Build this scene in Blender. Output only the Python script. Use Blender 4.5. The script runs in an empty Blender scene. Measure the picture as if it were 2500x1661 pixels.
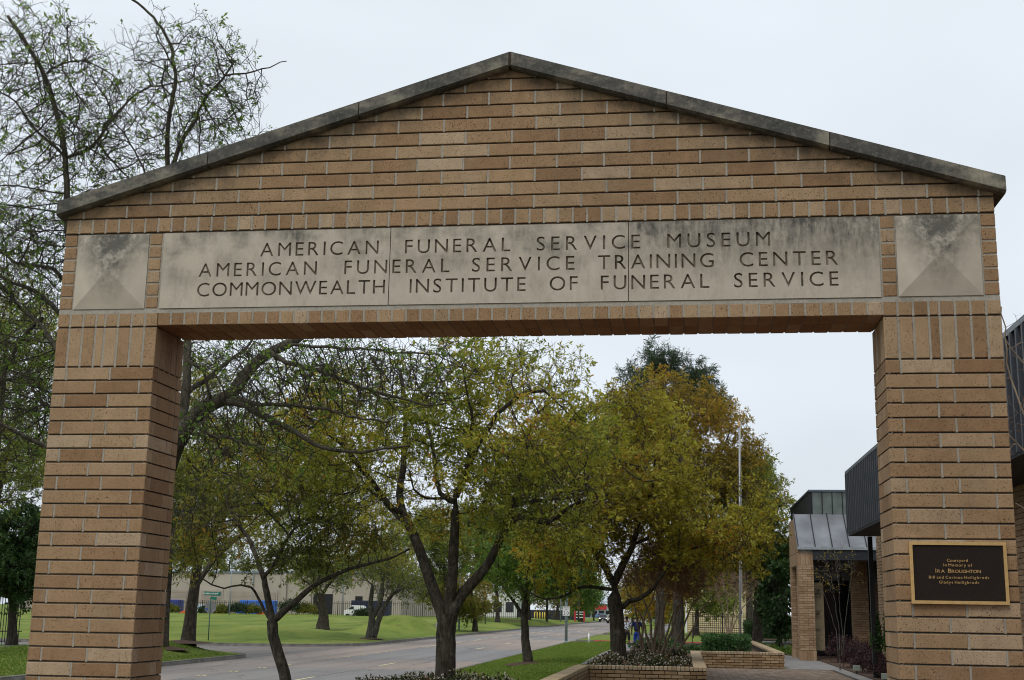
import bpy, bmesh, math, random
import numpy as np
from mathutils import Vector, Matrix, geometry
R=math.radians
scene=bpy.context.scene
col=scene.collection
# ---------------------------------------------------------------- camera
EYE=Vector((1.2376,-8.8324,1.83))
yaw,pit,rol,FPX=.1344,.2095,.0161,3107.7
F=Vector((-math.sin(yaw)*math.cos(pit),math.cos(yaw)*math.cos(pit),math.sin(pit)))
Rt=Vector((math.cos(yaw),math.sin(yaw),0)); Up=Rt.cross(F)
R2=math.cos(rol)*Rt+math.sin(rol)*Up; U2=-math.sin(rol)*Rt+math.cos(rol)*Up
cd=bpy.data.cameras.new('camera'); cam=bpy.data.objects.new('camera',cd); col.objects.link(cam)
cam.matrix_world=Matrix(((R2.x,U2.x,-F.x,EYE.x),(R2.y,U2.y,-F.y,EYE.y),(R2.z,U2.z,-F.z,EYE.z),(0,0,0,1)))
cd.sensor_width=36; cd.lens=36*FPX/2500; cd.clip_end=4000; cd.clip_start=.1
scene.camera=cam
# ---------------------------------------------------------------- sky, sun, exposure
SUN_EL,SUN_AZ=R(52),R(200)
w=bpy.data.worlds.new('World'); scene.world=w; w.use_nodes=True
nt=w.node_tree; nt.nodes.clear()
def N(t,**k):
    n=nt.nodes.new(t)
    for a,b in k.items(): setattr(n,a,b)
    return n
out=N('ShaderNodeOutputWorld'); bg=N('ShaderNodeBackground'); bg.inputs[1].default_value=.1
sky=N('ShaderNodeTexSky',sky_type='NISHITA'); sky.sun_disc=False; sky.sun_elevation=SUN_EL; sky.sun_rotation=SUN_AZ; sky.dust_density=3
tc=N('ShaderNodeTexCoord'); sep=N('ShaderNodeSeparateXYZ'); nt.links.new(tc.outputs['Generated'],sep.inputs[0])
ramp=N('ShaderNodeValToRGB'); nt.links.new(sep.outputs[2],ramp.inputs[0])
e=ramp.color_ramp.elements
e[0].position=0.0; e[0].color=(.715,.775,.835,1); e[1].position=.5; e[1].color=(.785,.845,.905,1)
mp=N('ShaderNodeMapping'); mp.inputs['Scale'].default_value=(1,1,2.2); nt.links.new(tc.outputs['Generated'],mp.inputs[0])
nz=N('ShaderNodeTexNoise'); nz.inputs['Scale'].default_value=1.9; nz.inputs['Detail'].default_value=3; nt.links.new(mp.outputs[0],nz.inputs[0])
mr=N('ShaderNodeMapRange'); mr.inputs[1].default_value=.3; mr.inputs[2].default_value=.7; mr.inputs[3].default_value=9.7; mr.inputs[4].default_value=12.3
nt.links.new(nz.outputs[0],mr.inputs[0])
vm=N('ShaderNodeVectorMath',operation='SCALE'); nt.links.new(ramp.outputs[0],vm.inputs[0]); nt.links.new(mr.outputs[0],vm.inputs['Scale'])
mx=N('ShaderNodeMix',data_type='RGBA'); mx.inputs[0].default_value=.08
nt.links.new(vm.outputs[0],mx.inputs[6]); nt.links.new(sky.outputs[0],mx.inputs[7])
nt.links.new(mx.outputs[2],bg.inputs[0]); nt.links.new(bg.outputs[0],out.inputs[0])
sd=bpy.data.lights.new('sun','SUN'); sd.energy=1.3; sd.angle=R(22); sd.color=(1,.96,.9)
so=bpy.data.objects.new('sun',sd); col.objects.link(so)
dvec=Vector((math.sin(SUN_AZ)*math.cos(SUN_EL),math.cos(SUN_AZ)*math.cos(SUN_EL),math.sin(SUN_EL)))
so.rotation_euler=dvec.to_track_quat('Z','Y').to_euler()
scene.view_settings.view_transform='Standard'; scene.view_settings.look='None'; scene.view_settings.gamma=1; scene.view_settings.use_curve_mapping=False
scene.view_settings.exposure=0.0
scene.render.engine='CYCLES'
scene.cycles.pixel_filter_type='BLACKMAN_HARRIS'; scene.cycles.filter_width=1.05
scene.cycles.max_bounces=6; scene.cycles.transparent_max_bounces=6
# ---------------------------------------------------------------- helpers
def tag(o,label=None,cat=None,group=None,kind=None):
    if label: o['label']=label
    if cat: o['category']=cat
    if group: o['group']=group
    if kind: o['kind']=kind
    return o
def empty(name,loc=(0,0,0),label=None,cat=None,group=None,kind=None,rz=0):
    o=bpy.data.objects.new(name,None); o.empty_display_size=.1; o.location=loc; o.rotation_euler=(0,0,rz); col.objects.link(o)
    return tag(o,label,cat,group,kind)
def link(name,me,m=None,parent=None,loc=None,rot=None,label=None,cat=None,group=None,kind=None):
    o=bpy.data.objects.new(name,me); col.objects.link(o)
    if m is not None and not me.materials: me.materials.append(m)
    if parent: o.parent=parent
    if loc is not None: o.location=loc
    if rot is not None: o.rotation_euler=rot
    return tag(o,label,cat,group,kind)
def mesh_np(name,V,Fc,smooth=False,tint=None,vsets=None):
    """V (n,3), Fc (m,k) same-size faces"""
    me=bpy.data.meshes.new(name); V=np.asarray(V,dtype=np.float32); Fc=np.asarray(Fc,dtype=np.int32)
    k=Fc.shape[1]; me.vertices.add(len(V)); me.vertices.foreach_set('co',V.ravel())
    me.loops.add(Fc.size); me.loops.foreach_set('vertex_index',Fc.ravel())
    me.polygons.add(len(Fc)); me.polygons.foreach_set('loop_start',np.arange(0,Fc.size,k,dtype=np.int32))
    me.polygons.foreach_set('loop_total',np.full(len(Fc),k,dtype=np.int32))
    if smooth: me.polygons.foreach_set('use_smooth',np.ones(len(Fc),dtype=bool))
    if tint is not None:
        a=me.attributes.new('tint','FLOAT','POINT'); a.data.foreach_set('value',np.asarray(tint,dtype=np.float32))
    me.update(calc_edges=True)
    return me
class MB:
    """collects simple solids into one mesh"""
    def __init__(s): s.V=[];s.F=[];s.T=[]
    def add(s,V,Fc,t=.5):
        b=len(s.V); s.V+= [tuple(v) for v in V]; s.F+=[tuple(i+b for i in f) for f in Fc]; s.T+=[t]*len(V); return s
    def box(s,c,d,rz=0,t=.5,rx=0):
        x,y,z=[a/2 for a in d]; M=Matrix.Translation(c)@Matrix.Rotation(rz,4,'Z')@Matrix.Rotation(rx,4,'X')
        V=[M@Vector(p) for p in ((-x,-y,-z),(x,-y,-z),(x,y,-z),(-x,y,-z),(-x,-y,z),(x,-y,z),(x,y,z),(-x,y,z))]
        return s.add(V,[(0,3,2,1),(4,5,6,7),(0,1,5,4),(1,2,6,5),(2,3,7,6),(3,0,4,7)],t)
    def bb(s,a,b,t=.5):
        return s.box([(a[i]+b[i])/2 for i in range(3)],[abs(b[i]-a[i]) for i in range(3)],t=t)
    def tube(s,p,q,r0,r1=None,n=8,t=.5,caps=True):
        r1=r0 if r1 is None else r1; p=Vector(p);q=Vector(q);d=(q-p).normalized()
        a=d.orthogonal().normalized(); b=d.cross(a); V=[]
        for c,r in ((p,r0),(q,r1)):
            for i in range(n): an=2*math.pi*i/n; V.append(c+a*math.cos(an)*r+b*math.sin(an)*r)
        Fc=[(i,(i+1)%n,n+(i+1)%n,n+i) for i in range(n)]
        if caps: Fc+=[tuple(range(n-1,-1,-1)),tuple(range(n,2*n))]
        return s.add(V,Fc,t)
    def prism(s,poly,off,t=.5):
        """poly list of 3d points, extruded by off"""
        n=len(poly); off=Vector(off); V=[Vector(p) for p in poly]+[Vector(p)+off for p in poly]
        return s.add(V,[tuple(range(n-1,-1,-1)),tuple(range(n,2*n))]+[(i,(i+1)%n,n+(i+1)%n,n+i) for i in range(n)],t)
    def me(s,name,smooth=False):
        me=bpy.data.meshes.new(name); me.from_pydata([tuple(v) for v in s.V],[],s.F)
        a=me.attributes.new('tint','FLOAT','POINT'); a.data.foreach_set('value',s.T)
        bm=bmesh.new(); bm.from_mesh(me); bmesh.ops.recalc_face_normals(bm,faces=bm.faces); bm.to_mesh(me); bm.free()
        if smooth: me.polygons.foreach_set('use_smooth',[True]*len(me.polygons))
        return me
    def obj(s,name,m,parent=None,smooth=False,**k): return link(name,s.me(name,smooth),m,parent,**k)
# ---------------------------------------------------------------- materials
class MT:
    def __init__(s,name):
        s.m=bpy.data.materials.new(name); s.m.use_nodes=True; s.nt=s.m.node_tree; s.b=s.nt.nodes['Principled BSDF']; s.out=s.nt.nodes['Material Output']
    def n(s,t,ins=None,**k):
        n=s.nt.nodes.new(t)
        for a,b in k.items(): setattr(n,a,b)
        for a,b in (ins or {}).items(): s.set(n.inputs[a],b)
        return n
    def set(s,i,v):
        if isinstance(v,bpy.types.NodeSocket): s.nt.links.new(v,i)
        else: i.default_value=v
    def P(s,**k):
        for a,b in k.items(): s.set(s.b.inputs[a.replace('_',' ')],b)
    def noise(s,vec,scale,detail=3,rough=.5):
        return s.n('ShaderNodeTexNoise',{'Vector':vec,'Scale':scale,'Detail':detail,'Roughness':rough}).outputs[0]
    def map(s,vec,sc=(1,1,1),loc=(0,0,0)):
        n=s.n('ShaderNodeMapping',{'Vector':vec,'Scale':sc}); s.set(n.inputs['Location'],loc); return n.outputs[0]
    def ramp(s,f,stops,inter='LINEAR'):
        n=s.n('ShaderNodeValToRGB',{0:f}); cr=n.color_ramp; cr.interpolation=inter
        while len(cr.elements)<len(stops): cr.elements.new(.5)
        for el,(p,c) in zip(cr.elements,stops):
            el.position=p; el.color=(c,c,c,1) if not isinstance(c,(tuple,list)) else (*c[:3],1)
        return n.outputs[0]
    def mix(s,f,a,b,mode='MIX'):
        n=s.n('ShaderNodeMix',data_type='RGBA',blend_type=mode); s.set(n.inputs[0],f)
        s.set(n.inputs[6],a if isinstance(a,bpy.types.NodeSocket) else (*a,1)); s.set(n.inputs[7],b if isinstance(b,bpy.types.NodeSocket) else (*b,1)); return n.outputs[2]
    def math(s,op,a,b=0,c=0):
        n=s.n('ShaderNodeMath',{0:a,1:b},operation=op); 
        if op in('MULTIPLY_ADD',): s.set(n.inputs[2],c)
        return n.outputs[0]
    def bump(s,h,strength=.3,dist=.01):
        n=s.n('ShaderNodeBump',{'Height':h,'Strength':strength,'Distance':dist}); s.nt.links.new(n.outputs[0],s.b.inputs['Normal'])
    def obj(s): return s.n('ShaderNodeTexCoord').outputs['Object']
    def pos(s): return s.n('ShaderNodeNewGeometry').outputs['Position']
    def rnd(s): return s.n('ShaderNodeObjectInfo').outputs['Random']
    def tint(s): return s.n('ShaderNodeAttribute',attribute_name='tint').outputs['Fac']
def plain(name,c,rough=.7,var=.15,scale=6,metal=0,bump=0,spec=.3):
    t=MT(name); n=t.noise(t.pos(),scale,4)
    a=tuple(x*(1-var) for x in c); b=tuple(min(1,x*(1+var)) for x in c)
    t.P(Base_Color=t.ramp(n,[(.3,a),(.7,b)]),Roughness=rough,Metallic=metal)
    t.b.inputs['Specular IOR Level'].default_value=spec
    if bump: t.bump(t.noise(t.pos(),scale*8,4),bump,.01)
    return t.m
def brickmat(name,stops,attr,speck=1.0,score=1.0,dirt=0.0,sc=1.0):
    t=MT(name); r=t.tint() if attr else t.rnd()
    base=t.ramp(r,stops)
    p=t.pos()
    off=t.n('ShaderNodeCombineXYZ',{0:t.math('MULTIPLY',r,37.),1:t.math('MULTIPLY',r,11.),2:t.math('MULTIPLY',r,23.)}).outputs[0]
    v=t.n('ShaderNodeVectorMath',{0:p,1:off},operation='ADD').outputs[0]
    # cloudy tone
    c1=t.mix(t.ramp(t.noise(v,9*sc,4,.6),[(.3,0),(.75,1)]),base,t.mix(1.,base,(.80,.78,.74),'MULTIPLY'))
    # vertical wire-cut scoring
    s1=t.noise(t.map(v,(120*sc,120*sc,20*sc)),1,3,.6)
    c2=t.mix(t.math('MULTIPLY',t.ramp(s1,[(.60,0),(.74,1)]),.75*score),c1,t.mix(1.,base,(.36,.30,.24),'MULTIPLY'))
    # dark pits and pale grit
    s2=t.noise(v,115*sc,3,.6)
    c3=t.mix(t.math('MULTIPLY',t.ramp(s2,[(.59,0),(.66,1)]),.9*speck),c2,(.035,.02,.012))
    s3=t.noise(t.map(v,(1,1,1),(3,5,9)),170*sc,2,.5)
    c4=t.mix(t.math('MULTIPLY',t.ramp(s3,[(.69,0),(.74,1)]),.7*speck),c3,(.62,.50,.36))
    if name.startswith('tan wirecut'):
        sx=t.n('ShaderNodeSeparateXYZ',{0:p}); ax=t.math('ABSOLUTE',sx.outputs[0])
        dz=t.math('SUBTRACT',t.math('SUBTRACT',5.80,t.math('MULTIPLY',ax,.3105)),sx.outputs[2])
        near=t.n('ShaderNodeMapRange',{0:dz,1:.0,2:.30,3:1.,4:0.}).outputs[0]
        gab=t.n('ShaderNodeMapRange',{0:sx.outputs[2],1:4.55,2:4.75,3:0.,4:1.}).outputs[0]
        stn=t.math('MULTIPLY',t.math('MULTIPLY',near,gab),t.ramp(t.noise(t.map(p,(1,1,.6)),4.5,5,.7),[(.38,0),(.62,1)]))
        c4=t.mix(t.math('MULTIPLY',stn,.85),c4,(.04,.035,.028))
        drk=t.math('MULTIPLY',t.ramp(t.noise(t.map(p,(1,1,.35)),1.5,6,.7),[(.48,0),(.72,1)]),.38); c4=t.mix(drk,c4,(.11,.082,.055))
        drk=t.math('MULTIPLY',t.ramp(t.noise(t.map(p,(1,1,.8),(5,1,3)),2.8,5,.7),[(.55,0),(.75,1)]),.25); c4=t.mix(drk,c4,(.33,.28,.21))
    if dirt:
        d=t.noise(p,1.6,5,.65); c4=t.mix(t.math('MULTIPLY',t.ramp(d,[(.5,0),(.75,1)]),dirt),c4,(.05,.04,.03))
    t.P(Base_Color=c4,Roughness=.85); t.b.inputs['Specular IOR Level'].default_value=.2
    t.bump(t.math('SUBTRACT',t.noise(v,60*sc,4,.6),t.math('MULTIPLY',t.ramp(s2,[(.64,0),(.72,1)]),.6)),.45,.004)
    return t.m
TAN=[(0,(.265,.157,.083)),(.15,(.31,.192,.105)),(.4,(.345,.224,.125)),(.7,(.375,.25,.143)),(.88,(.40,.278,.168)),(1,(.46,.345,.235))]
M={}
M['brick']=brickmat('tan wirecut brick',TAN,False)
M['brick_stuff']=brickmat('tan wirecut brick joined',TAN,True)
TAN2=[(0,(.25,.155,.08)),(.5,(.34,.23,.125)),(1,(.42,.30,.18))]
M['wall_brick']=brickmat('weathered planter brick',TAN2,False,.5,.5,.75)
M['bldg_brick']=brickmat('building brick',[(0,(.27,.17,.10)),(.5,(.34,.23,.14)),(1,(.40,.28,.18))],True,.4,.4,.15)
M['cap_brick']=brickmat('planter coping brick',[(0,(.36,.27,.17)),(.5,(.43,.33,.21)),(1,(.48,.38,.26))],False,.5,.4,.35)
def mortar():
    t=MT('grey mortar'); p=t.pos(); n=t.noise(p,60,5,.7)
    c=t.ramp(n,[(.3,(.25,.225,.185)),(.7,(.38,.35,.295))]); c=t.mix(t.ramp(t.noise(p,3,5,.7),[(.5,0),(.75,.6)]),c,(.10,.088,.07)); t.P(Base_Color=c,Roughness=.95); t.bump(t.noise(p,260,4,.6),.5,.003); return t.m
M['mortar']=mortar()
def bedmat():
    t=MT('grimy bed joint mortar with painted shadow'); p=t.pos(); sp=t.n('ShaderNodeSeparateXYZ',{0:p}); c=t.ramp(t.noise(p,40,4),[(.3,(.07,.058,.044)),(.7,(.15,.128,.10))])  # dirty mortar, darkened further to paint the shadow line under each brick
    mx_=t.n('ShaderNodeMapRange',{0:sp.outputs[0],1:.6,2:2.4,3:0.,4:1.}).outputs[0]; mz=t.n('ShaderNodeMapRange',{0:sp.outputs[2],1:4.62,2:4.95,3:0.,4:1.}).outputs[0]
    f=t.math('MULTIPLY',t.math('MULTIPLY',mx_,mz),t.ramp(t.noise(p,2.2,4,.6),[(.42,0),(.55,1)])); t.P(Base_Color=t.mix(f,c,(.008,.008,.008)),Roughness=.95); return t.m
M['bed']=bedmat()
M['dark_mortar']=plain('dark mortar',(.05,.035,.025),.95,.3,20)
def limestone():
    t=MT('cast limestone panel'); p=t.pos(); sp=t.n('ShaderNodeSeparateXYZ',{0:p})
    base=t.ramp(t.noise(p,3.5,5,.6),[(.3,(.43,.375,.30)),(.7,(.52,.46,.375))])
    base=t.mix(t.math('MULTIPLY',t.ramp(t.noise(t.map(p,(8,8,1)),5,5,.6),[(.35,0),(.7,1)]),.35),base,(.40,.37,.31))
    # algae stains running from the top edge
    zt=t.n('ShaderNodeMapRange',{0:sp.outputs[2],1:3.858+.25,2:3.858+.73,3:0.,4:1.}).outputs[0]
    xr=t.n('ShaderNodeMapRange',{0:sp.outputs[0],1:.6,2:1.5,3:0.,4:.20}).outputs[0]
    big=t.ramp(t.math('ADD',t.noise(t.map(p,(1.3,1,1.6),(.4,0,.1)),2.6,4,.6),xr),[(.42,0),(.66,1)])
    fine=t.ramp(t.math('ADD',t.math('MULTIPLY',t.noise(t.map(p,(18,18,4)),1.6,5,.7),.45),t.math('MULTIPLY',t.noise(t.map(p,(1,1,.8)),7,6,.75),.55)),[(.36,.12),(.62,1)])
    st=t.math('MULTIPLY',t.math('MULTIPLY',t.math('POWER',zt,.8),big),fine)
    c=t.mix(t.math('MULTIPLY',st,1.25),base,(.085,.08,.07))
    sm=t.math('MULTIPLY',t.ramp(t.noise(t.map(p,(1,1,.5)),9,6,.75),[(.48,0),(.75,1)]),.5)
    c=t.mix(sm,c,(.20,.175,.14))
    t.P(Base_Color=c,Roughness=.85); t.b.inputs['Specular IOR Level'].default_value=.25
    t.bump(t.noise(p,90,5,.6),.18,.003); return t.m
M['stone']=limestone()
def pyramid_stone():
    t=MT('stained pyramid stone'); o=t.obj(); sp=t.n('ShaderNodeSeparateXYZ',{0:o})
    base=t.ramp(t.noise(o,5,5,.6),[(.3,(.42,.37,.295)),(.7,(.51,.45,.365))])
    g=t.n('ShaderNodeVectorMath',{0:t.n('ShaderNodeVectorMath',{0:o,1:(0,0,.12)},operation='SUBTRACT').outputs[0],1:(4.2,0,2.6)},operation='MULTIPLY').outputs[0]
    l=t.n('ShaderNodeVectorMath',{0:g},operation='LENGTH').outputs['Value']
    f=t.math('MULTIPLY',t.ramp(l,[(.2,1),(1.15,0)]),t.ramp(t.noise(o,13,6,.75),[(.35,.15),(.62,1)]))
    zt=t.n('ShaderNodeMapRange',{0:sp.outputs[2],1:.0,2:.27,3:0.,4:1.}).outputs[0]
    f2=t.math('MULTIPLY',zt,t.ramp(t.noise(o,11,6,.75),[(.34,0),(.55,1)]))
    c=t.mix(t.n('ShaderNodeClamp',{0:t.math('MULTIPLY',t.math('ADD',f,t.math('MULTIPLY',f2,.7)),.95)}).outputs[0],base,(.085,.08,.066))
    t.P(Base_Color=c,Roughness=.85); t.bump(t.noise(o,90,5,.6),.18,.003); return t.m
M['pyr']=pyramid_stone()
def capstone():
    t=MT('algae darkened coping stone'); p=t.pos(); r=t.rnd()
    v=t.n('ShaderNodeVectorMath',{0:p,1:t.n('ShaderNodeCombineXYZ',{0:t.math('MULTIPLY',r,50.)}).outputs[0]},operation='ADD').outputs[0]
    n=t.noise(t.map(v,(1,1,1.8)),2.4,6,.68)
    c=t.ramp(n,[(.30,(.30,.27,.20)),(.42,(.17,.155,.12)),(.50,(.075,.07,.06)),(.62,(.04,.04,.036)),(.8,(.06,.058,.05))])
    c=t.mix(t.math('MULTIPLY',t.ramp(t.noise(v,26,5,.7),[(.5,0),(.7,1)]),.55),c,(.20,.185,.145))
    c=t.mix(t.math('MULTIPLY',t.ramp(t.noise(t.map(v,(40,40,6)),1,4,.6),[(.5,0),(.75,1)]),.4),c,(.025,.025,.022))
    t.P(Base_Color=c,Roughness=.9); t.bump(t.noise(v,60,5,.7),.35,.004); return t.m
M['cap']=capstone()
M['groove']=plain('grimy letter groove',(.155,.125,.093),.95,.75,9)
def bark(name,c1,c2,lich=(.20,.21,.17),la=.35,sc=1):
    t=MT(name); p=t.pos(); v=t.map(p,(16*sc,16*sc,3.2*sc)); n=t.noise(v,1,5,.7)
    c=t.ramp(n,[(.35,c1),(.62,c2)])
    c=t.mix(t.math('MULTIPLY',t.ramp(t.noise(p,7*sc,5,.7),[(.52,0),(.72,1)]),la),c,lich)
    t.P(Base_Color=c,Roughness=.95); t.b.inputs['Specular IOR Level'].default_value=.15; t.bump(n,.9,.03); return t.m
M['bark']=bark('fissured dark oak bark',(.018,.015,.012),(.075,.062,.048))
M['bark_pale']=bark('lichen grey bark',(.03,.027,.022),(.11,.10,.085),(.26,.27,.22),.5)
M['bark_moss']=bark('mossy bark',(.022,.019,.014),(.085,.075,.055),(.11,.125,.065),.35)
M['bark_myrtle']=bark('smooth crape myrtle bark',(.16,.115,.08),(.30,.235,.17),(.36,.31,.25),.4,.6)
def leaf(name,stops,tr=.35):
    t=MT(name); c=t.ramp(t.tint(),stops)
    t.P(Base_Color=c,Roughness=.55); t.b.inputs['Specular IOR Level'].default_value=.25
    tl=t.n('ShaderNodeBsdfTranslucent',{0:t.mix(1.,c,(1.35,1.3,.7),'MULTIPLY')}); ms=t.n('ShaderNodeMixShader',{0:tr})
    t.nt.links.new(t.b.outputs[0],ms.inputs[1]); t.nt.links.new(tl.outputs[0],ms.inputs[2]); t.nt.links.new(ms.outputs[0],t.out.inputs[0]); return t.m
L={}
L['olive']=leaf('olive gold oak leaves',[(0,(0.092,0.127,0.023)),(.3,(0.207,0.241,0.039)),(.65,(0.368,0.368,0.057)),(.9,(0.437,0.356,0.057)),(1,(0.414,0.196,0.034))],.48)
L['gold']=leaf('golden olive leaves',[(0,(0.122,0.092,0.016)),(.25,(0.245,0.194,0.027)),(.5,(0.326,0.296,0.041)),(.85,(0.408,0.408,0.071)),(1,(0.428,0.204,0.031))],.48)
L['rust']=leaf('rusty brown leaves',[(0,(0.120,0.090,0.020)),(.35,(0.240,0.180,0.032)),(.7,(0.340,0.250,0.040)),(1,(0.380,0.200,0.035))],.48)
L['dark']=leaf('dark olive leaves',[(0,(0.050,0.065,0.018)),(.4,(0.125,0.150,0.030)),(.75,(0.225,0.225,0.043)),(1,(0.338,0.188,0.037))],.45)
L['green']=leaf('fresh green leaves',[(0,(0.044,0.094,0.017)),(.5,(0.110,0.198,0.033)),(1,(0.209,0.297,0.055))],.42)
L['mid']=leaf('mid green leaves',[(0,(0.084,0.120,0.030)),(.5,(0.180,0.222,0.048)),(.85,(0.300,0.318,0.072)),(1,(0.348,0.252,0.054))],.45)
L['ever']=leaf('dark evergreen leaves',[(0,(0.022,0.050,0.018)),(.6,(0.050,0.100,0.030)),(1,(0.100,0.163,0.044))],.2)
L['pine']=leaf('blue green pine needles',[(0,(.018,.034,.017)),(.6,(.038,.064,.028)),(1,(.065,.09,.036))],.2)
L['hedge']=leaf('clipped hedge leaves',[(0,(.02,.05,.016)),(.6,(.05,.12,.03)),(1,(.09,.19,.05))],.2)
L['burg']=leaf('burgundy leaves',[(0,(.014,.010,.010)),(.5,(.038,.016,.019)),(.8,(.07,.024,.03)),(1,(.12,.10,.07))],.2)
L['azal']=leaf('flowering shrub leaves',[(0,(.02,.03,.012)),(.5,(.045,.06,.02)),(.85,(.10,.07,.03)),(1,(.22,.06,.03))],.2)
L['white']=leaf('white blossom',[(0,(.30,.22,.20)),(.5,(.50,.44,.41)),(1,(.66,.62,.58))],.3)
L['twig']=leaf('bare twig tips',[(0,(.12,.065,.035)),(.6,(.26,.13,.06)),(1,(.36,.15,.05))],.2)
M['metal_dark']=plain('dark bronze metal cladding',(.022,.024,.028),.6,.15,2,.1,0,.2)
M['black']=plain('black painted steel',(.012,.012,.013),.5,.2,4)
M['galv']=plain('galvanised steel',(.30,.33,.35),.45,.2,8,.5)
M['pole']=plain('grey painted pole',(.22,.27,.29),.5,.15,3)
M['white']=plain('white paint',(.75,.75,.73),.5,.06,3)
M['glass']=plain('dark window glass',(.015,.018,.02),.08,.1,1,0,0,.6)
M['concrete']=plain('weathered concrete',(.215,.205,.195),.9,.18,1.5,0,.2)
M['kerb']=plain('stained concrete kerb',(.15,.14,.125),.95,.35,2.5,0,.3)
M['red']=plain('red paint',(.42,.03,.035),.5,.2,3)
M['yellow']=plain('yellow paint',(.62,.46,.06),.6,.1,3)
M['gold']=plain('cast bronze gold',(.62,.40,.17),.42,.12,30,.55,.1)
M['plaque']=plain('dark bronze plaque field',(.018,.011,.007),.5,.35,120,.3,.5)
M['mulch']=plain('dark mulch',(.085,.05,.034),.95,.5,30,0,.6)
M['bench']=plain('pale concrete bench',(.42,.45,.45),.85,.15,8)
M['marker']=plain('raised marker',(.62,.55,.33),.6,.1,5)
# ---------------------------------------------------------------- terrain
def ss(a,b,x):
    t=np.clip((x-a)/(b-a),0,1); return t*t*(3-2*t)
def height(x,y):
    x=np.asarray(x,float);y=np.asarray(y,float)
    right=-.27+.27*ss(-6.8,-3.2,x)*(1-.55*ss(50,75,y))
    left=-.27+.10*ss(-18.4,-24,x)*1.0
    isl=.42*np.exp(-((x+21.6)/2.4)**2)*ss(30,40,y)*(1-ss(47.5,51,y))
    isl2=.25*ss(-19,-26,x)*(1-ss(44,51,y))
    far=.75*ss(-20,-34,x)*ss(95,185,y)+.55*ss(-18.6,-21,x)*ss(120,175,y)*(1-ss(-30,-24,-x)*0)
    far=np.minimum(far,.85)*(1-.95*ss(215,270,y))
    m1=1.5*np.exp(-(((x+22.9)/2.9)**2+((y-101)/7.5)**2)**1.35)*ss(-18.3,-19.6,x)
    m2=.75*np.exp(-((x+38)/9)**2-((y-84)/9)**2)+.55*np.exp(-((x+27)/5)**2-((y-80)/7)**2)
    h=np.where(x>-12,right,left+isl+isl2+far+m1+m2)
    h=h-.25*ss(-1.15,-.85,x)*(1-ss(62,63.5,y))*(1-ss(13,15,x))
    h=h+.02*np.sin(x*.9+y*.31)*np.sin(y*.53)*ss(0,2,np.abs(x+12.6)-6.5)
    # every verge comes down flush to the kerb
    shp=h.shape; xf,yf=np.broadcast_to(x,shp).ravel(),np.broadcast_to(y,shp).ravel(); out=np.empty(xf.size)
    d=B_-A_; L2=(d*d).sum(1)+1e-9
    for s in range(0,xf.size,4000):
        px,py=xf[s:s+4000,None],yf[s:s+4000,None]; t=np.clip(((px-A_[:,0])*d[:,0]+(py-A_[:,1])*d[:,1])/L2,0,1)
        out[s:s+4000]=np.sqrt(((A_[:,0]+d[:,0]*t-px)**2+(A_[:,1]+d[:,1]*t-py)**2).min(1))
    k=ss(0.05,2.6,out).reshape(shp)
    return -.27+(h+.27)*k
RZ=-.4
def arc(cx,cy,r,a0,a1,n=8): return [(cx+r*math.cos(R(a0+(a1-a0)*i/n)),cy+r*math.sin(R(a0+(a1-a0)*i/n))) for i in range(n+1)]
XL,XR=-18.1,-6.95
# boundary of the carriageway, counter-clockwise: up the right kerb, down the left one
bR=[(XR,-60)]+[(XR,y) for y in range(-50,84,6)]+arc(XR+1.6,82.6,1.6,180,90,5)[0:0]+[(XR,83.0)]+arc(XR+1.5,83.0,1.5,180,90,5)[1:]+[(3.2,84.5),(3.2,89.5)]+arc(XR+1.5,91.0,1.5,270,180,5)+[(XR,100),(XR,108)]+arc(XR+1.5,115.0,1.5,180,90,5)+[(3.2,116.5),(3.2,123.5)]+arc(XR+1.5,125.0,1.5,270,180,5)+[(XR,140),(XR,200),(XR,300),(XR,440)]
bL=[(XL-.6,440),(XL-.8,300),(XL-.8,220),(XL-.6,190)]+arc(XL-7.6,184,7,0,-90,6)+[(-70,177),(-70,163)]+arc(XL-7.4,156,7,90,0,6)+[(XL-.3,140),(XL-.2,110),(XL-.1,85)]+arc(XL-7,71,7,0,-90,8)+[(-40,64),(-90,64),(-90,50.2),(-40,50.2)]+arc(XL-3.2,47.0,3.2,90,0,7)+[(XL,40),(XL,30),(XL,15),(XL,0),(XL,-30),(XL,-60)]
def dense(pl,step):
    o=[]
    for a,b in zip(pl[:-1],pl[1:]):
        n=max(1,int(math.dist(a,b)/step)); o+=[(a[0]+(b[0]-a[0])*i/n,a[1]+(b[1]-a[1])*i/n) for i in range(n)]
    return o+[pl[-1]]
bR=dense(bR,5); bL=dense(bL,5)
poly=bR+bL
random.seed(3)
pts=[Vector(p) for p in poly]; ne=len(poly)
xs=[-1500,-900,-500,-300,-200,-150]+list(np.arange(-120,-40,4.))+list(np.arange(-40,-6,1.1))+list(np.arange(-5.9,9,1.6))+list(np.arange(10,60,6.))+[90,150,300,600,1200]
ys=[-900,-400,-150,-60.5]+list(np.arange(-50,20,6.))+list(np.arange(20,130,1.5))+list(np.arange(130,240,4.))+list(np.arange(240,460,15.))+[600,900,1500]
P2=np.array(poly)
A_,B_=P2,np.roll(P2,-1,0)
def dist_edge(x,y):
    d=B_-A_; t=np.clip(((np.array([x,y])-A_)*d).sum(1)/((d*d).sum(1)+1e-9),0,1); q=A_+d*t[:,None]; return np.hypot(q[:,0]-x,q[:,1]-y).min()
def inside(x,y):
    c=((A_[:,1]>y)!=(B_[:,1]>y)); xx=A_[:,0]+(y-A_[:,1])*(B_[:,0]-A_[:,0])/(np.where(B_[:,1]==A_[:,1],1,B_[:,1]-A_[:,1])); return (np.sum(c&(x<xx))%2)==1
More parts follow.
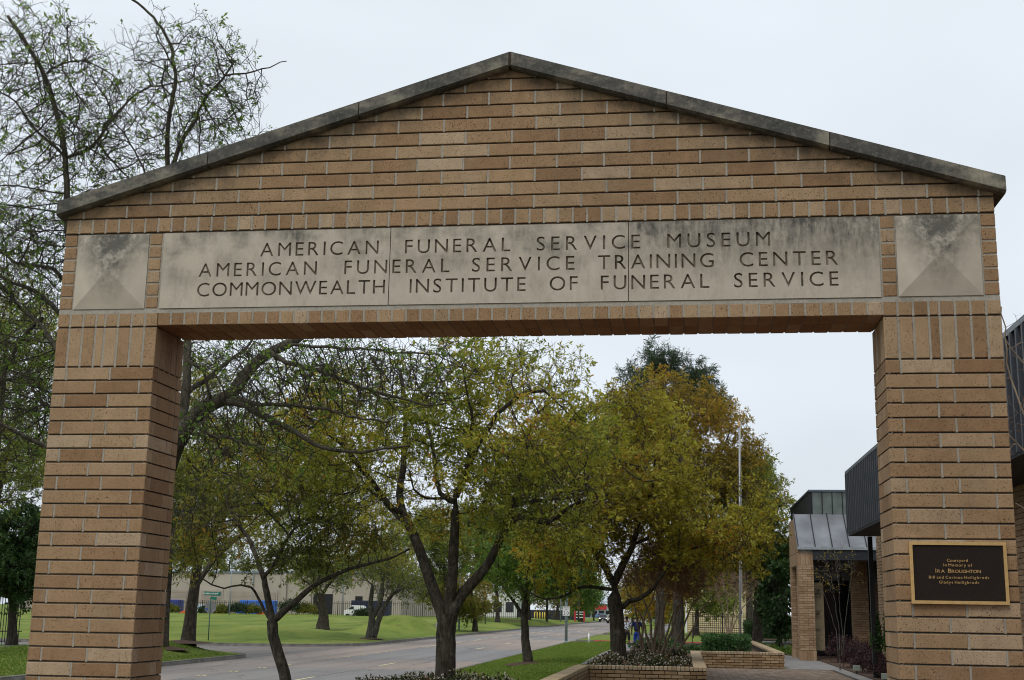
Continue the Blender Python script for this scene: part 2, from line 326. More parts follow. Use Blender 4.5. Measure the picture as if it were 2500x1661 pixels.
for x in xs:
    for y in ys:
        if dist_edge(x,y)>.45 and not (XL+1<x<XR-1 and y>-60): pts.append(Vector((x,y)))
V2,E2,F2,_,_,_=geometry.delaunay_2d_cdt(pts,[(i,(i+1)%ne) for i in range(ne)],[],0,1e-4)
va=np.array([(v.x,v.y) for v in V2]); hz=height(va[:,0],va[:,1])
lawnF,roadF=[],[]
for f in F2:
    c=va[list(f)].mean(0); (roadF if inside(c[0],c[1]) else lawnF).append(tuple(f))
def sub(name,fs,z):
    idx=sorted({i for f in fs for i in f}); mp={j:i for i,j in enumerate(idx)}
    V=[(va[j][0],va[j][1],z[j]) for j in idx]
    return mesh_np(name,V,[[mp[i] for i in f] for f in fs],True)
def grassmat():
    t=MT('mown grass'); p=t.pos()
    big=t.noise(t.map(p,(.22,.12,.2)),1,4,.6); mid=t.noise(p,1.6,4,.65); fine=t.noise(p,22,3,.7)
    c=t.ramp(big,[(.3,(.12,.175,.036)),(.5,(.175,.23,.046)),(.72,(.25,.27,.07))])
    c=t.mix(t.math('MULTIPLY',t.ramp(t.noise(t.map(p,(.35,.12,.3),(3,1,2)),1,5,.7),[(.48,0),(.62,1)]),.6),c,(.075,.13,.022))
    c=t.mix(t.math('MULTIPLY',t.ramp(mid,[(.5,0),(.75,1)]),.55),c,(.19,.19,.065))
    c=t.mix(t.math('MULTIPLY',t.ramp(t.noise(t.map(p,(.5,.5,.5),(7,3,1)),1.3,5,.7),[(.56,0),(.72,1)]),.45),c,(.055,.05,.02))
    c=t.mix(.5,c,t.mix(1.,c,t.ramp(fine,[(.3,(.55,.6,.5)),(.7,(1.35,1.3,1.2))]),'MULTIPLY'))
    t.P(Base_Color=c,Roughness=.95); t.b.inputs['Specular IOR Level'].default_value=.1; t.bump(fine,.8,.05); return t.m
M['grass']=grassmat()
link('lawn',sub('lawn',lawnF,np.maximum(hz,-.27)),M['grass'],kind='structure')
def roadmat(attr):
    t=MT('concrete street '+('slab' if attr else 'base')); p=t.pos(); r=t.rnd() if attr else None
    if attr: base=t.ramp(r,[(0,(.30,.235,.20)),(.3,(.345,.275,.23)),(.55,(.31,.255,.22)),(.75,(.235,.225,.22)),(1,(.185,.192,.203))])
    else: base=t.ramp(t.noise(p,.08,2),[(.4,(.22,.19,.175)),(.6,(.20,.20,.205))])
    c=t.mix(t.math('MULTIPLY',t.ramp(t.noise(t.map(p,(.9,.05,1)),1,5,.6),[(.45,0),(.7,1)]),.4),base,(.12,.11,.105))
    c=t.mix(t.math('MULTIPLY',t.ramp(t.noise(p,.9,5,.65),[(.4,0),(.7,1)]),.35),c,(.30,.27,.25))
    c=t.mix(t.math('MULTIPLY',t.ramp(t.noise(p,40,3,.7),[(.4,0),(.7,1)]),.25),c,(.10,.09,.08))
    sx=t.n('ShaderNodeSeparateXYZ',{0:p}).outputs[0]; gd=t.math('ABSOLUTE',t.math('ADD',sx,12.52)); gut=t.n('ShaderNodeMapRange',{0:gd,1:4.7,2:5.6,3:0.,4:.6}).outputs[0]; c=t.mix(t.math('MULTIPLY',gut,t.ramp(t.noise(p,1.4,5,.7),[(.3,.2),(.6,1)])),c,(.10,.085,.065))
    trk=t.math('MULTIPLY',t.ramp(t.math('SINE',t.math('MULTIPLY',sx,3.5)),[(.4,0),(1,1)]),.22); c=t.mix(trk,c,(.13,.12,.115))
    ck=t.n('ShaderNodeTexVoronoi',{'Vector':t.n('ShaderNodeVectorMath',{0:p,1:t.n('ShaderNodeTexNoise',{'Vector':p,'Scale':1.2}).outputs[1]},operation='ADD').outputs[0],'Scale':.16},feature='DISTANCE_TO_EDGE').outputs[0]; c=t.mix(t.math('MULTIPLY',t.ramp(ck,[(.0,1),(.006,0)]),.8),c,(.05,.045,.04))
    t.P(Base_Color=c,Roughness=.8); t.b.inputs['Specular IOR Level'].default_value=.3; t.bump(t.noise(p,60,4,.7),.2,.01); return t.m
M['road']=roadmat(False); M['slab']=roadmat(True)
roadz=np.full(len(va),RZ-.012)
road=link('road',sub('road',roadF,roadz),M['road'],kind='structure')
# concrete slabs of the street, each its own piece on the dark joint bed
for lane in range(3):
    x0=XL+.25+lane*3.55; x1=x0+3.53
    y=-6.0
    while y<330:
        l=9.1 if y<130 else 22.
        m_=MB(); j=[random.uniform(-.004,.004) for _ in range(4)]
        m_.bb((x0+.012,y+.012,RZ-.03),(x1-.012,y+l-.012,RZ+random.uniform(-.002,.004)))
        link('road_slab',m_.me('road_slab'),M['slab'],road); y+=l
# kerb
def kerb(pl,red=()):
    # pl ordered with road on the left hand side; builds kerb pieces
    o=[]
    n=len(pl)
    nrm=[]
    for i in range(n):
        a=Vector(pl[max(0,i-1)]);b=Vector(pl[min(n-1,i+1)]);d=(b-a).normalized(); nrm.append(Vector((d.y,-d.x)))
    V=[];Fc=[];
    prof=[(-.02,RZ-.02),(0,RZ+.10),(.03,RZ+.145),(.17,RZ+.15),(.2,RZ+.05)]
    for i,(p,q) in enumerate(zip(pl,nrm)):
        for off,z in prof: V.append((p[0]+q.x*off,p[1]+q.y*off,z))
    k=len(prof)
    for i in range(n-1):
        for j in range(k-1): Fc.append((i*k+j,(i+1)*k+j,(i+1)*k+j+1,i*k+j+1))
    return mesh_np('kerb',V,Fc,False)
def seg(pl,lo,hi): return [p for p in pl if lo(p) and hi(p)]
link('kerb',kerb(bR),M['kerb'],kind='structure')
link('kerb',kerb(bL),M['kerb'],kind='structure')
def redkerb(pts,lab):
    link('painted_kerb',kerb(pts),M['red'],label=lab,cat='kerb').location=(.0,.0,.006)
redkerb([(p[0]+.0,p[1]) for p in [(XR+1.5,84.5),(0,84.5),(3,84.5)]][::1],'red painted kerb at the near edge of the first driveway')
redkerb([(3,89.5),(XR+1.5,89.5)],'red painted kerb at the far edge of the first driveway')
redkerb([(XR+1.5,116.5),(3,116.5)],'red painted kerb at the second driveway behind the tree')
# raised lane markers along the centre of the street
mk=MB(); mk.box((0,0,0),(.12,.14,.018),0).box((0,0,.012),(.08,.09,.008),0); mm=mk.me('lane_marker')
for y in list(np.arange(20,130,3.05)):
    for dx in (-.1,.1):
        if int(y*10)%3!=0: link('lane_marker',mm,M['marker'],road,loc=(XL+.25+3.54+dx+.02,y,RZ+.012))
ds=MB(); ds.bb((-.06,0,0),(.06,3,.006)); dm=ds.me('lane_marker')
for y in np.arange(30,300,12.2):
    link('lane_marker',dm,M['marker'],road,loc=(XL+.25+7.08,y,RZ+.006))
for y in np.arange(70,320,9.): link('lane_marker',dm,M['marker'],road,loc=(XL+3.79,y,RZ+.006))
# pavements
def strip(pl,wd,z,name='pavement',m=None):
    V=[];n=len(pl)
    for i,p in enumerate(pl):
        a=Vector(pl[max(0,i-1)]);b=Vector(pl[min(n-1,i+1)]);d=(b-a).normalized(); q=Vector((d.y,-d.x))*wd/2
        for s in (-1,1):
            x,y=p[0]+q.x*s,p[1]+q.y*s; V.append((x,y,float(height(p[0],p[1]))+z)); 
        for s in (1,-1):
            x,y=p[0]+q.x*s,p[1]+q.y*s; V.append((x,y,float(height(p[0],p[1]))-.2))
    Fc=[]
    for i in range(n-1):
        for j in range(4): Fc.append((i*4+j,(i+1)*4+j,(i+1)*4+(j+1)%4,i*4+(j+1)%4))
    return link(name,mesh_np(name,V,Fc),m or M['concrete'],kind='structure')
strip(dense([(-1.55,38),(-1.5,84.3)],1.5),1.75,.03)
strip(dense([(-1.5,89.7),(-1.5,116.3)],1.5),1.75,.03)
strip(dense([(-1.5,123.7),(-1.5,250)],4),1.75,.03)
strip(dense([(-24.4,10),(-24.4,45.5),(-24.4,49.9)],1.5),1.3,.03)
strip(dense([(-24,128),(-27,145),(-29,160)],3),2.2,.05)
# grass blades near the camera side, real but uncountable
rng=np.random.default_rng(5)
def blades(name,n,xr,yr,h0,seed):
    rg=np.random.default_rng(seed); x=rg.uniform(*xr,n); y=yr[0]+(yr[1]-yr[0])*rg.random(n)**1.3
    z=height(x,y)-.01; a=rg.uniform(0,6.28,n); h=h0*rg.uniform(.5,1.3,n); wd=.012+.0004*(y)
    dx=np.cos(a)*wd;dy=np.sin(a)*wd; lx=rg.normal(0,.4,n)*h;ly=rg.normal(0,.4,n)*h
    V=np.stack([np.stack([x-dx,y-dy,z],1),np.stack([x+dx,y+dy,z],1),np.stack([x+lx,y+ly,z+h],1)],1).reshape(-1,3)
    return link(name,mesh_np(name,V,np.arange(3*n).reshape(-1,3),tint=np.repeat(rg.random(n),3)),L['grassb'],label='short green grass blades of the mown verge',cat='grass',kind='stuff')
L['grassb']=leaf('grass blades',[(0,(.075,.135,.02)),(.5,(.13,.215,.03)),(.85,(.20,.265,.05)),(1,(.30,.27,.10))],.3)
def clear(x0,x1): return (x0,x1)
blades('grass_blades',120000,(XR+.2,-2.5),(26,84),.055,1)
blades('grass_blades',70000,(-26,XL-.22),(22,47),.06,2)['label']='short green grass blades of the corner bank'
# ---------------------------------------------------------------- brick gateway
Z0=3.8578; C_=.1016; WO=5.263; XO=WO/2; PW=.7834; D=.5487; XE=XO+PW
ZB,ZT,ZH,ZA=Z0+.139,Z0+.7285,Z0+.8486,Z0+1.9395
gate=empty('brick_gateway',(0,0,0),'tall tan brick gateway with gabled top and engraved limestone inscription band','gateway')
def brick_mesh(pl,y0,y1,ch=.004,name='brick',tint=.5,seed=0,crown=True):
    """front polygon pl in (x,z) counter-clockwise seen from the front, face at y0, chamfered rim, back at y1"""
    rg=random.Random(seed); n=len(pl); cx=sum(p[0] for p in pl)/n; cz=sum(p[1] for p in pl)/n
    def inset(p,d):
        vx,vz=cx-p[0],cz-p[1]; return (p[0]+math.copysign(min(d,abs(vx)*.5),vx),p[1]+math.copysign(min(d,abs(vz)*.5),vz))
    V=[(*(lambda q:(q[0]+rg.uniform(-.0022,.0022),y0+rg.uniform(-.001,.001),q[1]+rg.uniform(-.0022,.0022)))(inset(p,ch)),) for p in pl]
    V+=[(p[0],y0+ch,p[1]) for p in pl]+[(p[0],y1,p[1]) for p in pl]
    Fc=[tuple(range(n))]+[(i+n,(i+1)%n+n,(i+1)%n,i) for i in range(n)]+[(i+2*n,(i+1)%n+2*n,(i+1)%n+n,i+n) for i in range(n)]+[tuple(range(3*n-1,2*n-1,-1))]
    return V,Fc
_cache={}
def put_brick(x0,z0,x1,z1,y0,y1,name='brick',parent=None,pl=None,m=None,stuff=None,chr_=.004,tone=None):
    """box brick; cached by size"""
    if pl is None:
        w_,h_,d_=round(x1-x0,3),round(z1-z0,3),round(y1-y0,3); v=random.randrange(3)
        key=(w_,h_,d_,v,m.name if m else '')
        if stuff is not None:
            V,Fc=brick_mesh([(x0,z0),(x1,z0),(x1,z1),(x0,z1)],y0,y1,chr_,seed=v); stuff.add(V,Fc,random.random()); return
        if key not in _cache:
            V,Fc=brick_mesh([(-w_/2,-h_/2),(w_/2,-h_/2),(w_/2,h_/2),(-w_/2,h_/2)],0,d_,chr_,seed=v)
            b=MB(); b.add(V,Fc); _cache[key]=b.me(name)
        o=link(name,_cache[key],m or M['brick'],parent,loc=((x0+x1)/2,y0+random.uniform(-.0012,.0012),(z0+z1)/2),rot=(0,random.uniform(-.003,.003),0))
        return o
    V,Fc=brick_mesh(pl,y0,y1,chr_); b=MB(); b.add(V,Fc)
    return b.obj(name,m or M['brick'],parent)
random.seed(11)
REC=.012
mor=MB(); bedm=MB()
def bedwedge(x0,x1,z0,z1,y=0.,yb=.03):
    """weathered bed joint: flush at its foot, raked back at the top"""
    bedm.add([(x0,y+.006,z0),(x1,y+.006,z0),(x1,y+.021,z1),(x0,y+.021,z1),(x0,y+yb,z0),(x1,y+yb,z0),(x1,y+yb,z1),(x0,y+yb,z1)],[(0,1,2,3),(4,7,6,5),(0,4,5,1),(3,2,6,7),(0,3,7,4),(1,5,6,2)])
def head(x0,x1,z0,z1,y=.002): mor.bb((x0,y,z0),(x1,y+.03,z1))
J=.0115; HB=C_-J
# --- piers
zs_bot=Z0-3*C_
course=35; stuffb=MB()
RV=[.0974,.331,.0954] # depth split of reveal
for side in (-1,1):
    xa=-XE if side<0 else XO; xb=xa+PW
    # mortar core
    mor.bb((xa+.022,.022,-.3),(xb-.022,D-.022,Z0+.125))
    for c in range(course+1):
        z0=zs_bot-(c+1)*C_+J; z1=z0+HB
        odd=(c%2==0)
        cells=[.0974,.331,.331] if odd else [.331,.331,.0974]
        x=xa; real=c<23
        bedwedge(xa+.0,xb-.0,z0-J,z0)
        for i,wc in enumerate(cells):
            x0_,x1_=x,x+wc
            if abs(x1_-xb)<.02: x1_=xb
            dep=.0974 if wc>.2 else .331
            ex=dict()
            if real: put_brick(x0_,z0,x1_,z1,0,dep,'brick',gate)
            else: put_brick(x0_,z0,x1_,z1,0,dep,stuff=stuffb)
            if i<2: head(x1_-.001,x1_+.0125,z0-.004,z1+.002)
            x=x1_+.012
        # reveal bricks behind the corner one, facing the opening
        inner_dep=.331 if ((odd and side>0) or ((not odd) and side<0)) else .0974
        y=inner_dep+.012; k=0
        rem=D-y
        parts=[.0974,rem-.0974-.012] if inner_dep>.2 else [.331,rem-.331-.012]
        for wd in parts:
            if wd<.02: continue
            if side<0: xx0,xx1=xb-.09,xb
            else: xx0,xx1=xa,xa+.09
            b=MB(); b.bb((xx0,y,z0),(xx1,y+wd,z1),random.random())
            if real:
                key=('rv',side,round(wd,3))
                if key not in _cache:
                    q=MB(); q.bb((-.045,0,-HB/2),(.045,wd,HB/2)); _cache[key]=q.me('brick')
                link('brick',_cache[key],M['brick'],gate,loc=((xx0+xx1)/2,y,(z0+z1)/2))
            else: stuffb.bb((xx0,y,z0),(xx1,y+wd,z1),random.random())
            mor.bb((xx0+.001 if side<0 else xx0+.003,y-.0125,z0-.003),(xx1-.003 if side<0 else xx1-.001,y+.0005,z1+.003))
            y+=wd+.012
        # wedge on the reveal
        xi=xb if side<0 else xa; s=-1 if side<0 else 1
        bedm.add([(xi+s*.006,0.006,z0-J),(xi+s*.006,D-.006,z0-J),(xi+s*.021,D-.006,z0),(xi+s*.021,.006,z0),(xi+s*.03,.003,z0-J),(xi+s*.03,D-.003,z0-J),(xi+s*.03,D-.003,z0),(xi+s*.03,.003,z0)],[(0,1,2,3),(4,7,6,5),(0,4,5,1),(3,2,6,7),(0,3,7,4),(1,5,6,2)])
    # soldier course and the header course above it
    ws=[.0905,.0905,.0905,.058,.0905,.0905,.0905,.0905] if side<0 else [.0905,.0905,.0905,.058,.0905,.0905,.0905,.0905]
    gp=(PW-sum(ws))/7; x=xa
    for i,wc in enumerate(ws):
        put_brick(x,zs_bot+J,x+wc,Z0-.004,0,.0974,'soldier_brick',gate)
        put_brick(x,Z0+J-.002,x+wc,Z0+.113-.006,0,.33,'header_brick',gate)
        if i<7: head(x+wc-.001,x+wc+gp+.001,zs_bot+.001,Z0-.002); head(x+wc-.001,x+wc+gp+.001,Z0+.004,Z0+.112)
        x+=wc+gp
    bedwedge(xa,xb,zs_bot,zs_bot+J); bedwedge(xa,xb,Z0-.004,Z0+J-.002)
    # soldier height reveal
    y=.1094
    for wd in (.0905,.0905,.0905,.12):
        if y+wd>D: break
        xx0,xx1=(xb-.09,xb) if side<0 else (xa,xa+.09)
        b=MB(); b.bb((xx0,y,zs_bot+J),(xx1,min(D,y+wd),Z0+.0)); b.obj('soldier_brick',M['brick'],gate)
        mor.bb((xx0+.003,y-.0125,zs_bot),(xx1-.003,y+.001,Z0)); y+=wd+.012
# --- lintel: two rows of headers seen in front and from below
mor.bb((-XO-.02,REC,Z0+.012+.014),(XO+.02,D-REC,ZB-.002))
nl=50; pit_=WO/nl
for i in range(nl):
    x0_=-XO+i*pit_+.006; x1_=x0_+pit_-.0125
    put_brick(x0_,Z0+.012,x1_,Z0+.107,0,.262,'lintel_brick',gate)
    put_brick(x0_,Z0+.012+random.uniform(-.002,.002),x1_,Z0+.107,.274,D,'lintel_brick',gate)
    head(x1_-.001,x1_+.0135,Z0+.0165,Z0+.112)
mor.bb((-XO,.262,Z0+.0185),(XO,.275,Z0+.1))
for i in range(nl+1): mor.bb((-XO+i*pit_-.0067,.02,Z0+.0165),(-XO+i*pit_+.0067,D-.006,Z0+.1))
# thick rough mortar bed under the stone band
mor.add([(-XE,.002,Z0+.106),(XE,.002,Z0+.106),(XE,.006,ZB),(-XE,.006,ZB),(-XE,.05,Z0+.106),(XE,.05,Z0+.106),(XE,.05,ZB),(-XE,.05,ZB)],[(0,1,2,3),(4,7,6,5),(0,4,5,1),(3,2,6,7),(0,3,7,4),(1,5,6,2)])
# --- core of band and gable
mor.bb((-XE+REC,.045,Z0+.10),(XE-REC,D-REC,ZH))
# stacked headers beside the square stones
SX,SW=.1076,.5695
nrow=6; hp=(ZT-ZB)/nrow
for xa in (-XE,-XO-SX+.006,XO+.008,XE-.0974-.0):
    wd=.0974 if abs(abs(xa)-XE)<.2 and xa not in (-XO-SX+.006,XO+.008) else .0925
    for r in range(nrow):
        z0=ZB+r*hp+.008; z1=ZB+(r+1)*hp-.005
        put_brick(xa,z0,xa+wd,z1,0,.2,'header_brick',gate)
        bedwedge(xa+.001,xa+wd-.001,z0-.013,z0,yb=.06)
    mor.bb((xa-.009 if xa>-XE+.01 else xa,.004,ZB),(xa+wd+.009 if xa+wd<XE-.01 else xa+wd,.06,ZT)) if False else None
mor.bb((-XE+.003,.006,ZB),(-XO+.0075,.05,ZT-.004)); mor.bb((XO-.0075,.006,ZB),(XE-.003,.05,ZT-.004))
# outer returns of the stacked header column are one brick deep blocks (seen on the skyline)
# --- header course over the stone band
nh=65; ph=2*XE/nh
for i in range(nh):
    x0_=-XE+i*ph+(.006 if i else 0); x1_=-XE+(i+1)*ph-(.006 if i<nh-1 else 0)
    put_brick(x0_,ZT+.012,x1_,ZH-.004,0,.2,'top_header_brick',gate)
    if i<nh-1: head(x1_-.001,x1_+.0135,ZT+.008,ZH)
bedwedge(-XE,XE,ZT-.001,ZT+.012,yb=.06)
# --- gable courses clipped by the slope
slope=(ZA-ZH-.0)/(XE+.1)
def roofz(x): return ZA+.004-abs(x)*slope
GH=(ZA-ZH)/10.72
nb=0
for r in range(11):
    z0=ZH+r*GH+J*.9; z1=ZH+(r+1)*GH-.001
    pb=.3475; xlim0=(ZA+.004-z0)/slope; xlim1=max(0,(ZA+.004-z1)/slope)
    off=(0.02 if r%2 else pb/2+.02)+random.uniform(-.012,.012)
    if r: bedwedge(-min(XE,xlim0)+.02,min(XE,xlim0)-.02,z0-J,z0,yb=.06)
    else: bedwedge(-XE,XE,ZH-.004,z0,yb=.06)
    k=-11
    while k<12:
        a=off+k*pb; b=a+pb-.012; k+=1
        a=max(a,-XE); b=min(b,XE)
        if b-a<.03: continue
        pl=[]
        # clip the rectangle by the roof line
        def top(x): return min(z1,roofz(x))
        if max(top(a),top(b))<=z0+.004: continue
        xsn=[a,b]+[s*xlim1 for s in (-1,1) if a<s*xlim1<b]+([0] if a<0<b and roofz(0)<z1 else [])+[s*xlim0 for s in (-1,1) if a<s*xlim0<b]
        xsn=sorted(set(xsn)); ok=[x for x in xsn if top(x)>=z0-.0005]
        if len(ok)<2: continue
        lo,hi=ok[0],ok[-1]
        if hi-lo<.03: continue
        if b<=xlim1 and a>=-xlim1: put_brick(a,z0,b,z1,0,.0974,'gable_brick',gate)
        else:
            pl=[(lo,z0),(hi,z0)]+[(x,max(top(x),z0)) for x in reversed(ok) if top(x)>z0+.001]
            if len(pl)>=3: put_brick(0,0,0,0,0,.0974,'gable_brick',gate,pl=pl)
        nb+=1
        if b<min(XE,xlim0)-.01 and b>-xlim0: head(b-.001,b+.0135,z0-.003,min(z1,roofz(b)-.004)+.002)
mor.prism([(-XE+.022,.022,ZH-.01),(XE-.022,.022,ZH-.01),(XE-.022,.022,ZH+.01),(0,.022,ZA-.02),(-XE+.022,.022,ZH+.01)],(0,D-.044,0))
mor.obj('mortar',M['mortar'],gate); bedm.obj('bed_joint',M['bed'],gate)
stuffb.obj('brick',M['brick_stuff'],gate,kind='stuff')
# --- coping stones
CF=-.075; CB=D+.075; th=.118
cxs=[(-3.47,-2.3),(-2.292,-1.142),(-1.134,-.008),(.012,1.154),(1.163,2.302),(2.31,3.485)]
ang=math.atan(slope)
for a,b in cxs:
    def zb(x): return ZA-abs(x)*slope
    s=-1 if a<0 else 1
    V=[]
    for x in (a,b):
        e_=.0
        zz=zb(x); zt=zz+th/math.cos(ang)
        # chamfered drip profile (y,z)
        for yy,z in ((CF,zz+.012),(CF+.004,zt-.008),(CF+.02,zt),(CB-.02,zt),(CB,zt-.01),(CB,zz+.01),(CB-.06,zz-.012),(D+.01,zz-.004),(-.01,zz-.004),(CF+.03,zz-.002)):
            V.append((x+(s*-.0),yy,z))
    n=10; Fc=[tuple(range(n-1,-1,-1)),tuple(range(n,2*n))]+[(i,(i+1)%n,n+(i+1)%n,n+i) for i in range(n)]
    b_=MB(); b_.add(V,Fc)
    # plumb-cut ends lean with the slope at the eaves
    o=b_.obj('coping_stone',M['cap'],gate)
for x in (-2.296,-1.138,.002,1.158,2.306):
    mo2=MB(); zz=ZA-abs(x)*slope; mo2.bb((x-.012,CF+.012,zz+.004),(x+.012,CB-.012,zz+.118)); mo2.obj('coping_joint',M['dark_mortar'],gate)
# --- pyramid stones
for xc in (-XO-SX-SW/2,XO+SX+SW/2):
    h=SW/2-.003; v=(ZT-ZB)/2-.004; b=MB()
    b.add([(-h,0,-v),(h,0,-v),(h,0,v),(-h,0,v),(0,-.068,.0),(-h,.08,-v),(h,.08,-v),(h,.08,v),(-h,.08,v)],[(0,1,4),(1,2,4),(2,3,4),(3,0,4),(0,5,6,1),(1,6,7,2),(2,7,8,3),(3,8,5,0),(5,8,7,6)])
    b.obj('pyramid_stone',M['pyr'],gate,loc=(xc,-.001,(ZT+ZB)/2))
# --- lettering
_gl={}
def glyph(ch,font_off=0.):
    k=(ch,font_off)
    if k in _gl: return _gl[k]
    cu=bpy.data.curves.new('glyph','FONT'); cu.body=ch; cu.size=1; cu.offset=font_off; cu.resolution_u=3
    o=bpy.data.objects.new('glyph',cu); col.objects.link(o)
    for x in bpy.context.selected_objects: x.select_set(False)
    bpy.context.view_layer.objects.active=o; o.select_set(True); bpy.ops.object.convert(target='CURVE')
    sp=[]
    for s in o.data.splines:
        sp.append([(tuple(p.co),tuple(p.handle_left),tuple(p.handle_right)) for p in s.bezier_points])
    xs_=[p[0][0] for s in sp for p in s]; ys_=[p[0][1] for s in sp for p in s]
    _gl[k]=(sp,min(xs_),max(xs_),min(ys_),max(ys_)); bpy.data.objects.remove(o); return _gl[k]
CAPH=glyph('E')[4]
def add_glyph(cu,ch,x,z,sx,sy):
    sp,x0,x1,y0,y1=glyph(ch)
    for s in sp:
        ns=cu.splines.new('BEZIER'); ns.bezier_points.add(len(s)-1); ns.use_cyclic_u=True
        for bp_,(c,l,r) in zip(ns.bezier_points,s):
            bp_.handle_left_type='FREE'; bp_.handle_right_type='FREE'
            bp_.co=(x+(c[0]-x0)*sx,z+c[1]*sy,0); bp_.handle_left=(x+(l[0]-x0)*sx,z+l[1]*sy,0); bp_.handle_right=(x+(r[0]-x0)*sx,z+r[1]*sy,0)
def word(text,xa,xb,z,h,mono=False,sxk=1.0):
    """returns list of (ch,x,z,sx,sy,xcentre)"""
    sy=h/CAPH; gl=[glyph(c) for c in text if c!=' ']
    wsum=sum(g[2]-g[1] for g in gl)*sy*sxk
    nsp=text.count(' '); n=len(gl)
    slots=n-1+nsp*1.2
    gap=((xb-xa)-wsum)/max(1,slots)
    out_=[];x=xa
    for i,c in enumerate(text):
        if c==' ': x+=gap*1.2; continue
        g=glyph(c); wd=(g[2]-g[1])*sy*sxk; out_.append((c,x,z,sy*sxk,sy,x+wd/2)); x+=wd+gap
    return out_
def curve_mesh(items,rect,ext,res=4,bold=0.):
    cu=bpy.data.curves.new('cut','CURVE'); cu.dimensions='2D'; cu.fill_mode='BOTH'; cu.resolution_u=res; cu.extrude=ext; cu.offset=bold
    if rect:
        s=cu.splines.new('POLY'); s.points.add(3); s.use_cyclic_u=True
        for p,q in zip(s.points,((rect[0],rect[1]),(rect[2],rect[1]),(rect[2],rect[3]),(rect[0],rect[3]))): p.co=(q[0],q[1],0,1)
    for c,x,z,sx,sy,_ in items: add_glyph(cu,c,x,z,sx,sy)
    o=bpy.data.objects.new('cut',cu); col.objects.link(o); dg=bpy.context.evaluated_depsgraph_get(); dg.update()
    me=bpy.data.meshes.new_from_object(o.evaluated_get(dg)); bpy.data.objects.remove(o); me.materials.clear(); return me
lines=[]
for t_,a,b in (('AMERICAN',-1.865,-.96),('FUNERAL',-.761,.02),('SERVICE',.213,.959),('MUSEUM',1.154,1.877)): lines+=word(t_,a,b,Z0+.527,.104,sxk=1.02)
for t_,a,b in (('AMERICAN',-2.334,-1.422),('FUNERAL',-1.213,-.425),('SERVICE',-.259,.489),('TRAINING',.658,1.48),('CENTER',1.66,2.341)): lines+=word(t_,a,b,Z0+.378,.104,sxk=1.02)
for t_,a,b in (('COMMONWEALTH',-2.336,-.901),('INSTITUTE',-.717,.466),('OF',.31,.512),('FUNERAL',.678,1.446),('SERVICE',1.619,2.339)):
    if t_=='INSTITUTE': b=.137
    lines+=word(t_,a,b,Z0+.227,.104,sxk=1.02)
TD=.016; BO=.0
for a,b in ((-XO+.008,-.8755),(-.8695,.8735),(.8795,XO-.008)):
    it=[l for l in lines if a<l[5]<b]
    me=curve_mesh(it,(a-BO,ZB+.002-BO,b+BO,ZT-.004+BO),TD/2,4,-BO)
    o=link('inscribed_stone',me,M['stone'],gate,loc=(0,-.002+TD/2,0),rot=(R(90),0,0))
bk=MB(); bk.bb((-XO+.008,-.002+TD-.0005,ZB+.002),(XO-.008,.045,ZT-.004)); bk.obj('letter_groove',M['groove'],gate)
jt=MB()
for x in (-.8725,.8765): jt.bb((x-.0031,.0012,ZB+.002),(x+.0031,.03,ZT-.004))
jt.obj('stone_joint',M['dark_mortar'],gate)
# --- plaque
pq=empty('memorial_plaque',(3.033,-.018,Z0-1.739),'dark bronze memorial plaque with gold border on the right brick pier','plaque')
W_,H_=.618,.403
b=MB(); b.bb((-W_/2+.01,-.004,-H_/2+.01),(W_/2-.01,.016,H_/2-.01)); b.obj('plaque_field',M['plaque'],pq)
b=MB(); 
for x0_,z0_,x1_,z1_ in ((-W_/2,-H_/2,W_/2,-H_/2+.021),(-W_/2,H_/2-.021,W_/2,H_/2),(-W_/2,-H_/2+.0212,-W_/2+.021,H_/2-.0212),(W_/2-.021,-H_/2+.0212,W_/2,H_/2-.0212)): b.bb((x0_,-.012,z0_),(x1_,.016,z1_))
b.obj('border',M['gold'],pq)
it=[]
zc=Z0-1.739
def pw(t_,a,b,z,h): return word(t_,a-3.033,b-3.033,z-1.739*0,h)
it+=word('Courtyard',2.962-3.033,3.094-3.033,.072,.018,sxk=1.08)
it+=word('In Memory of',2.939-3.033,3.121-3.033,.042,.018,sxk=1.08)
x=2.886-3.033
it+=word('I',x,x+.006,.0005,.026,sxk=1.1)+word('RA',x+.012,x+.058,.0005,.020,sxk=1.15)
it+=word('B',x+.081,x+.098,.0005,.026,sxk=1.1)+word('ROUGHTON',x+.103,3.173-3.033,.0005,.020,sxk=1.15)
it+=word('Bill and Corinne Heiligbrodt',2.842-3.033,3.222-3.033,-.038,.018,sxk=1.0)
it+=word('Gladys Heiligbrodt',2.906-3.033,3.157-3.033,-.0695,.018,sxk=1.0)
link('lettering',curve_mesh(it,None,.002,bold=0.0),M['gold'],pq,loc=(0,-.006,0),rot=(R(90),0,0))
# ---------------------------------------------------------------- courtyard
random.seed(21)
pv=MB(); gp=MB(); gp.bb((-4.2,-16,-.12),(6.3,13.5,.006)); gp.obj('gateway_paving',plain('red brown paving',(.11,.052,.034),.9,.25,9),kind='structure'); pv.bb((-1.0,13.5,-.12),(1.6,23.6,.0)); pv.bb((1.6,13.5,-.12),(6.3,37.2,.0)); pav=pv.obj('courtyard_paving',M['dark_mortar'],kind='structure')
M['paver']=brickmat('brown paving brick',[(0,(.16,.115,.085)),(.5,(.22,.165,.125)),(1,(.27,.21,.165))],False,.4,.3,.5)
M['paver_s']=brickmat('brown paving brick joined',[(0,(.16,.115,.085)),(.5,(.22,.165,.125)),(1,(.27,.21,.165))],True,.4,.3,.5)
pm=MB(); pm.bb((-.098,-.148,-.02),(.098,.148,.012)); pmm=pm.me('paving_brick'); st=MB(); cnt=0
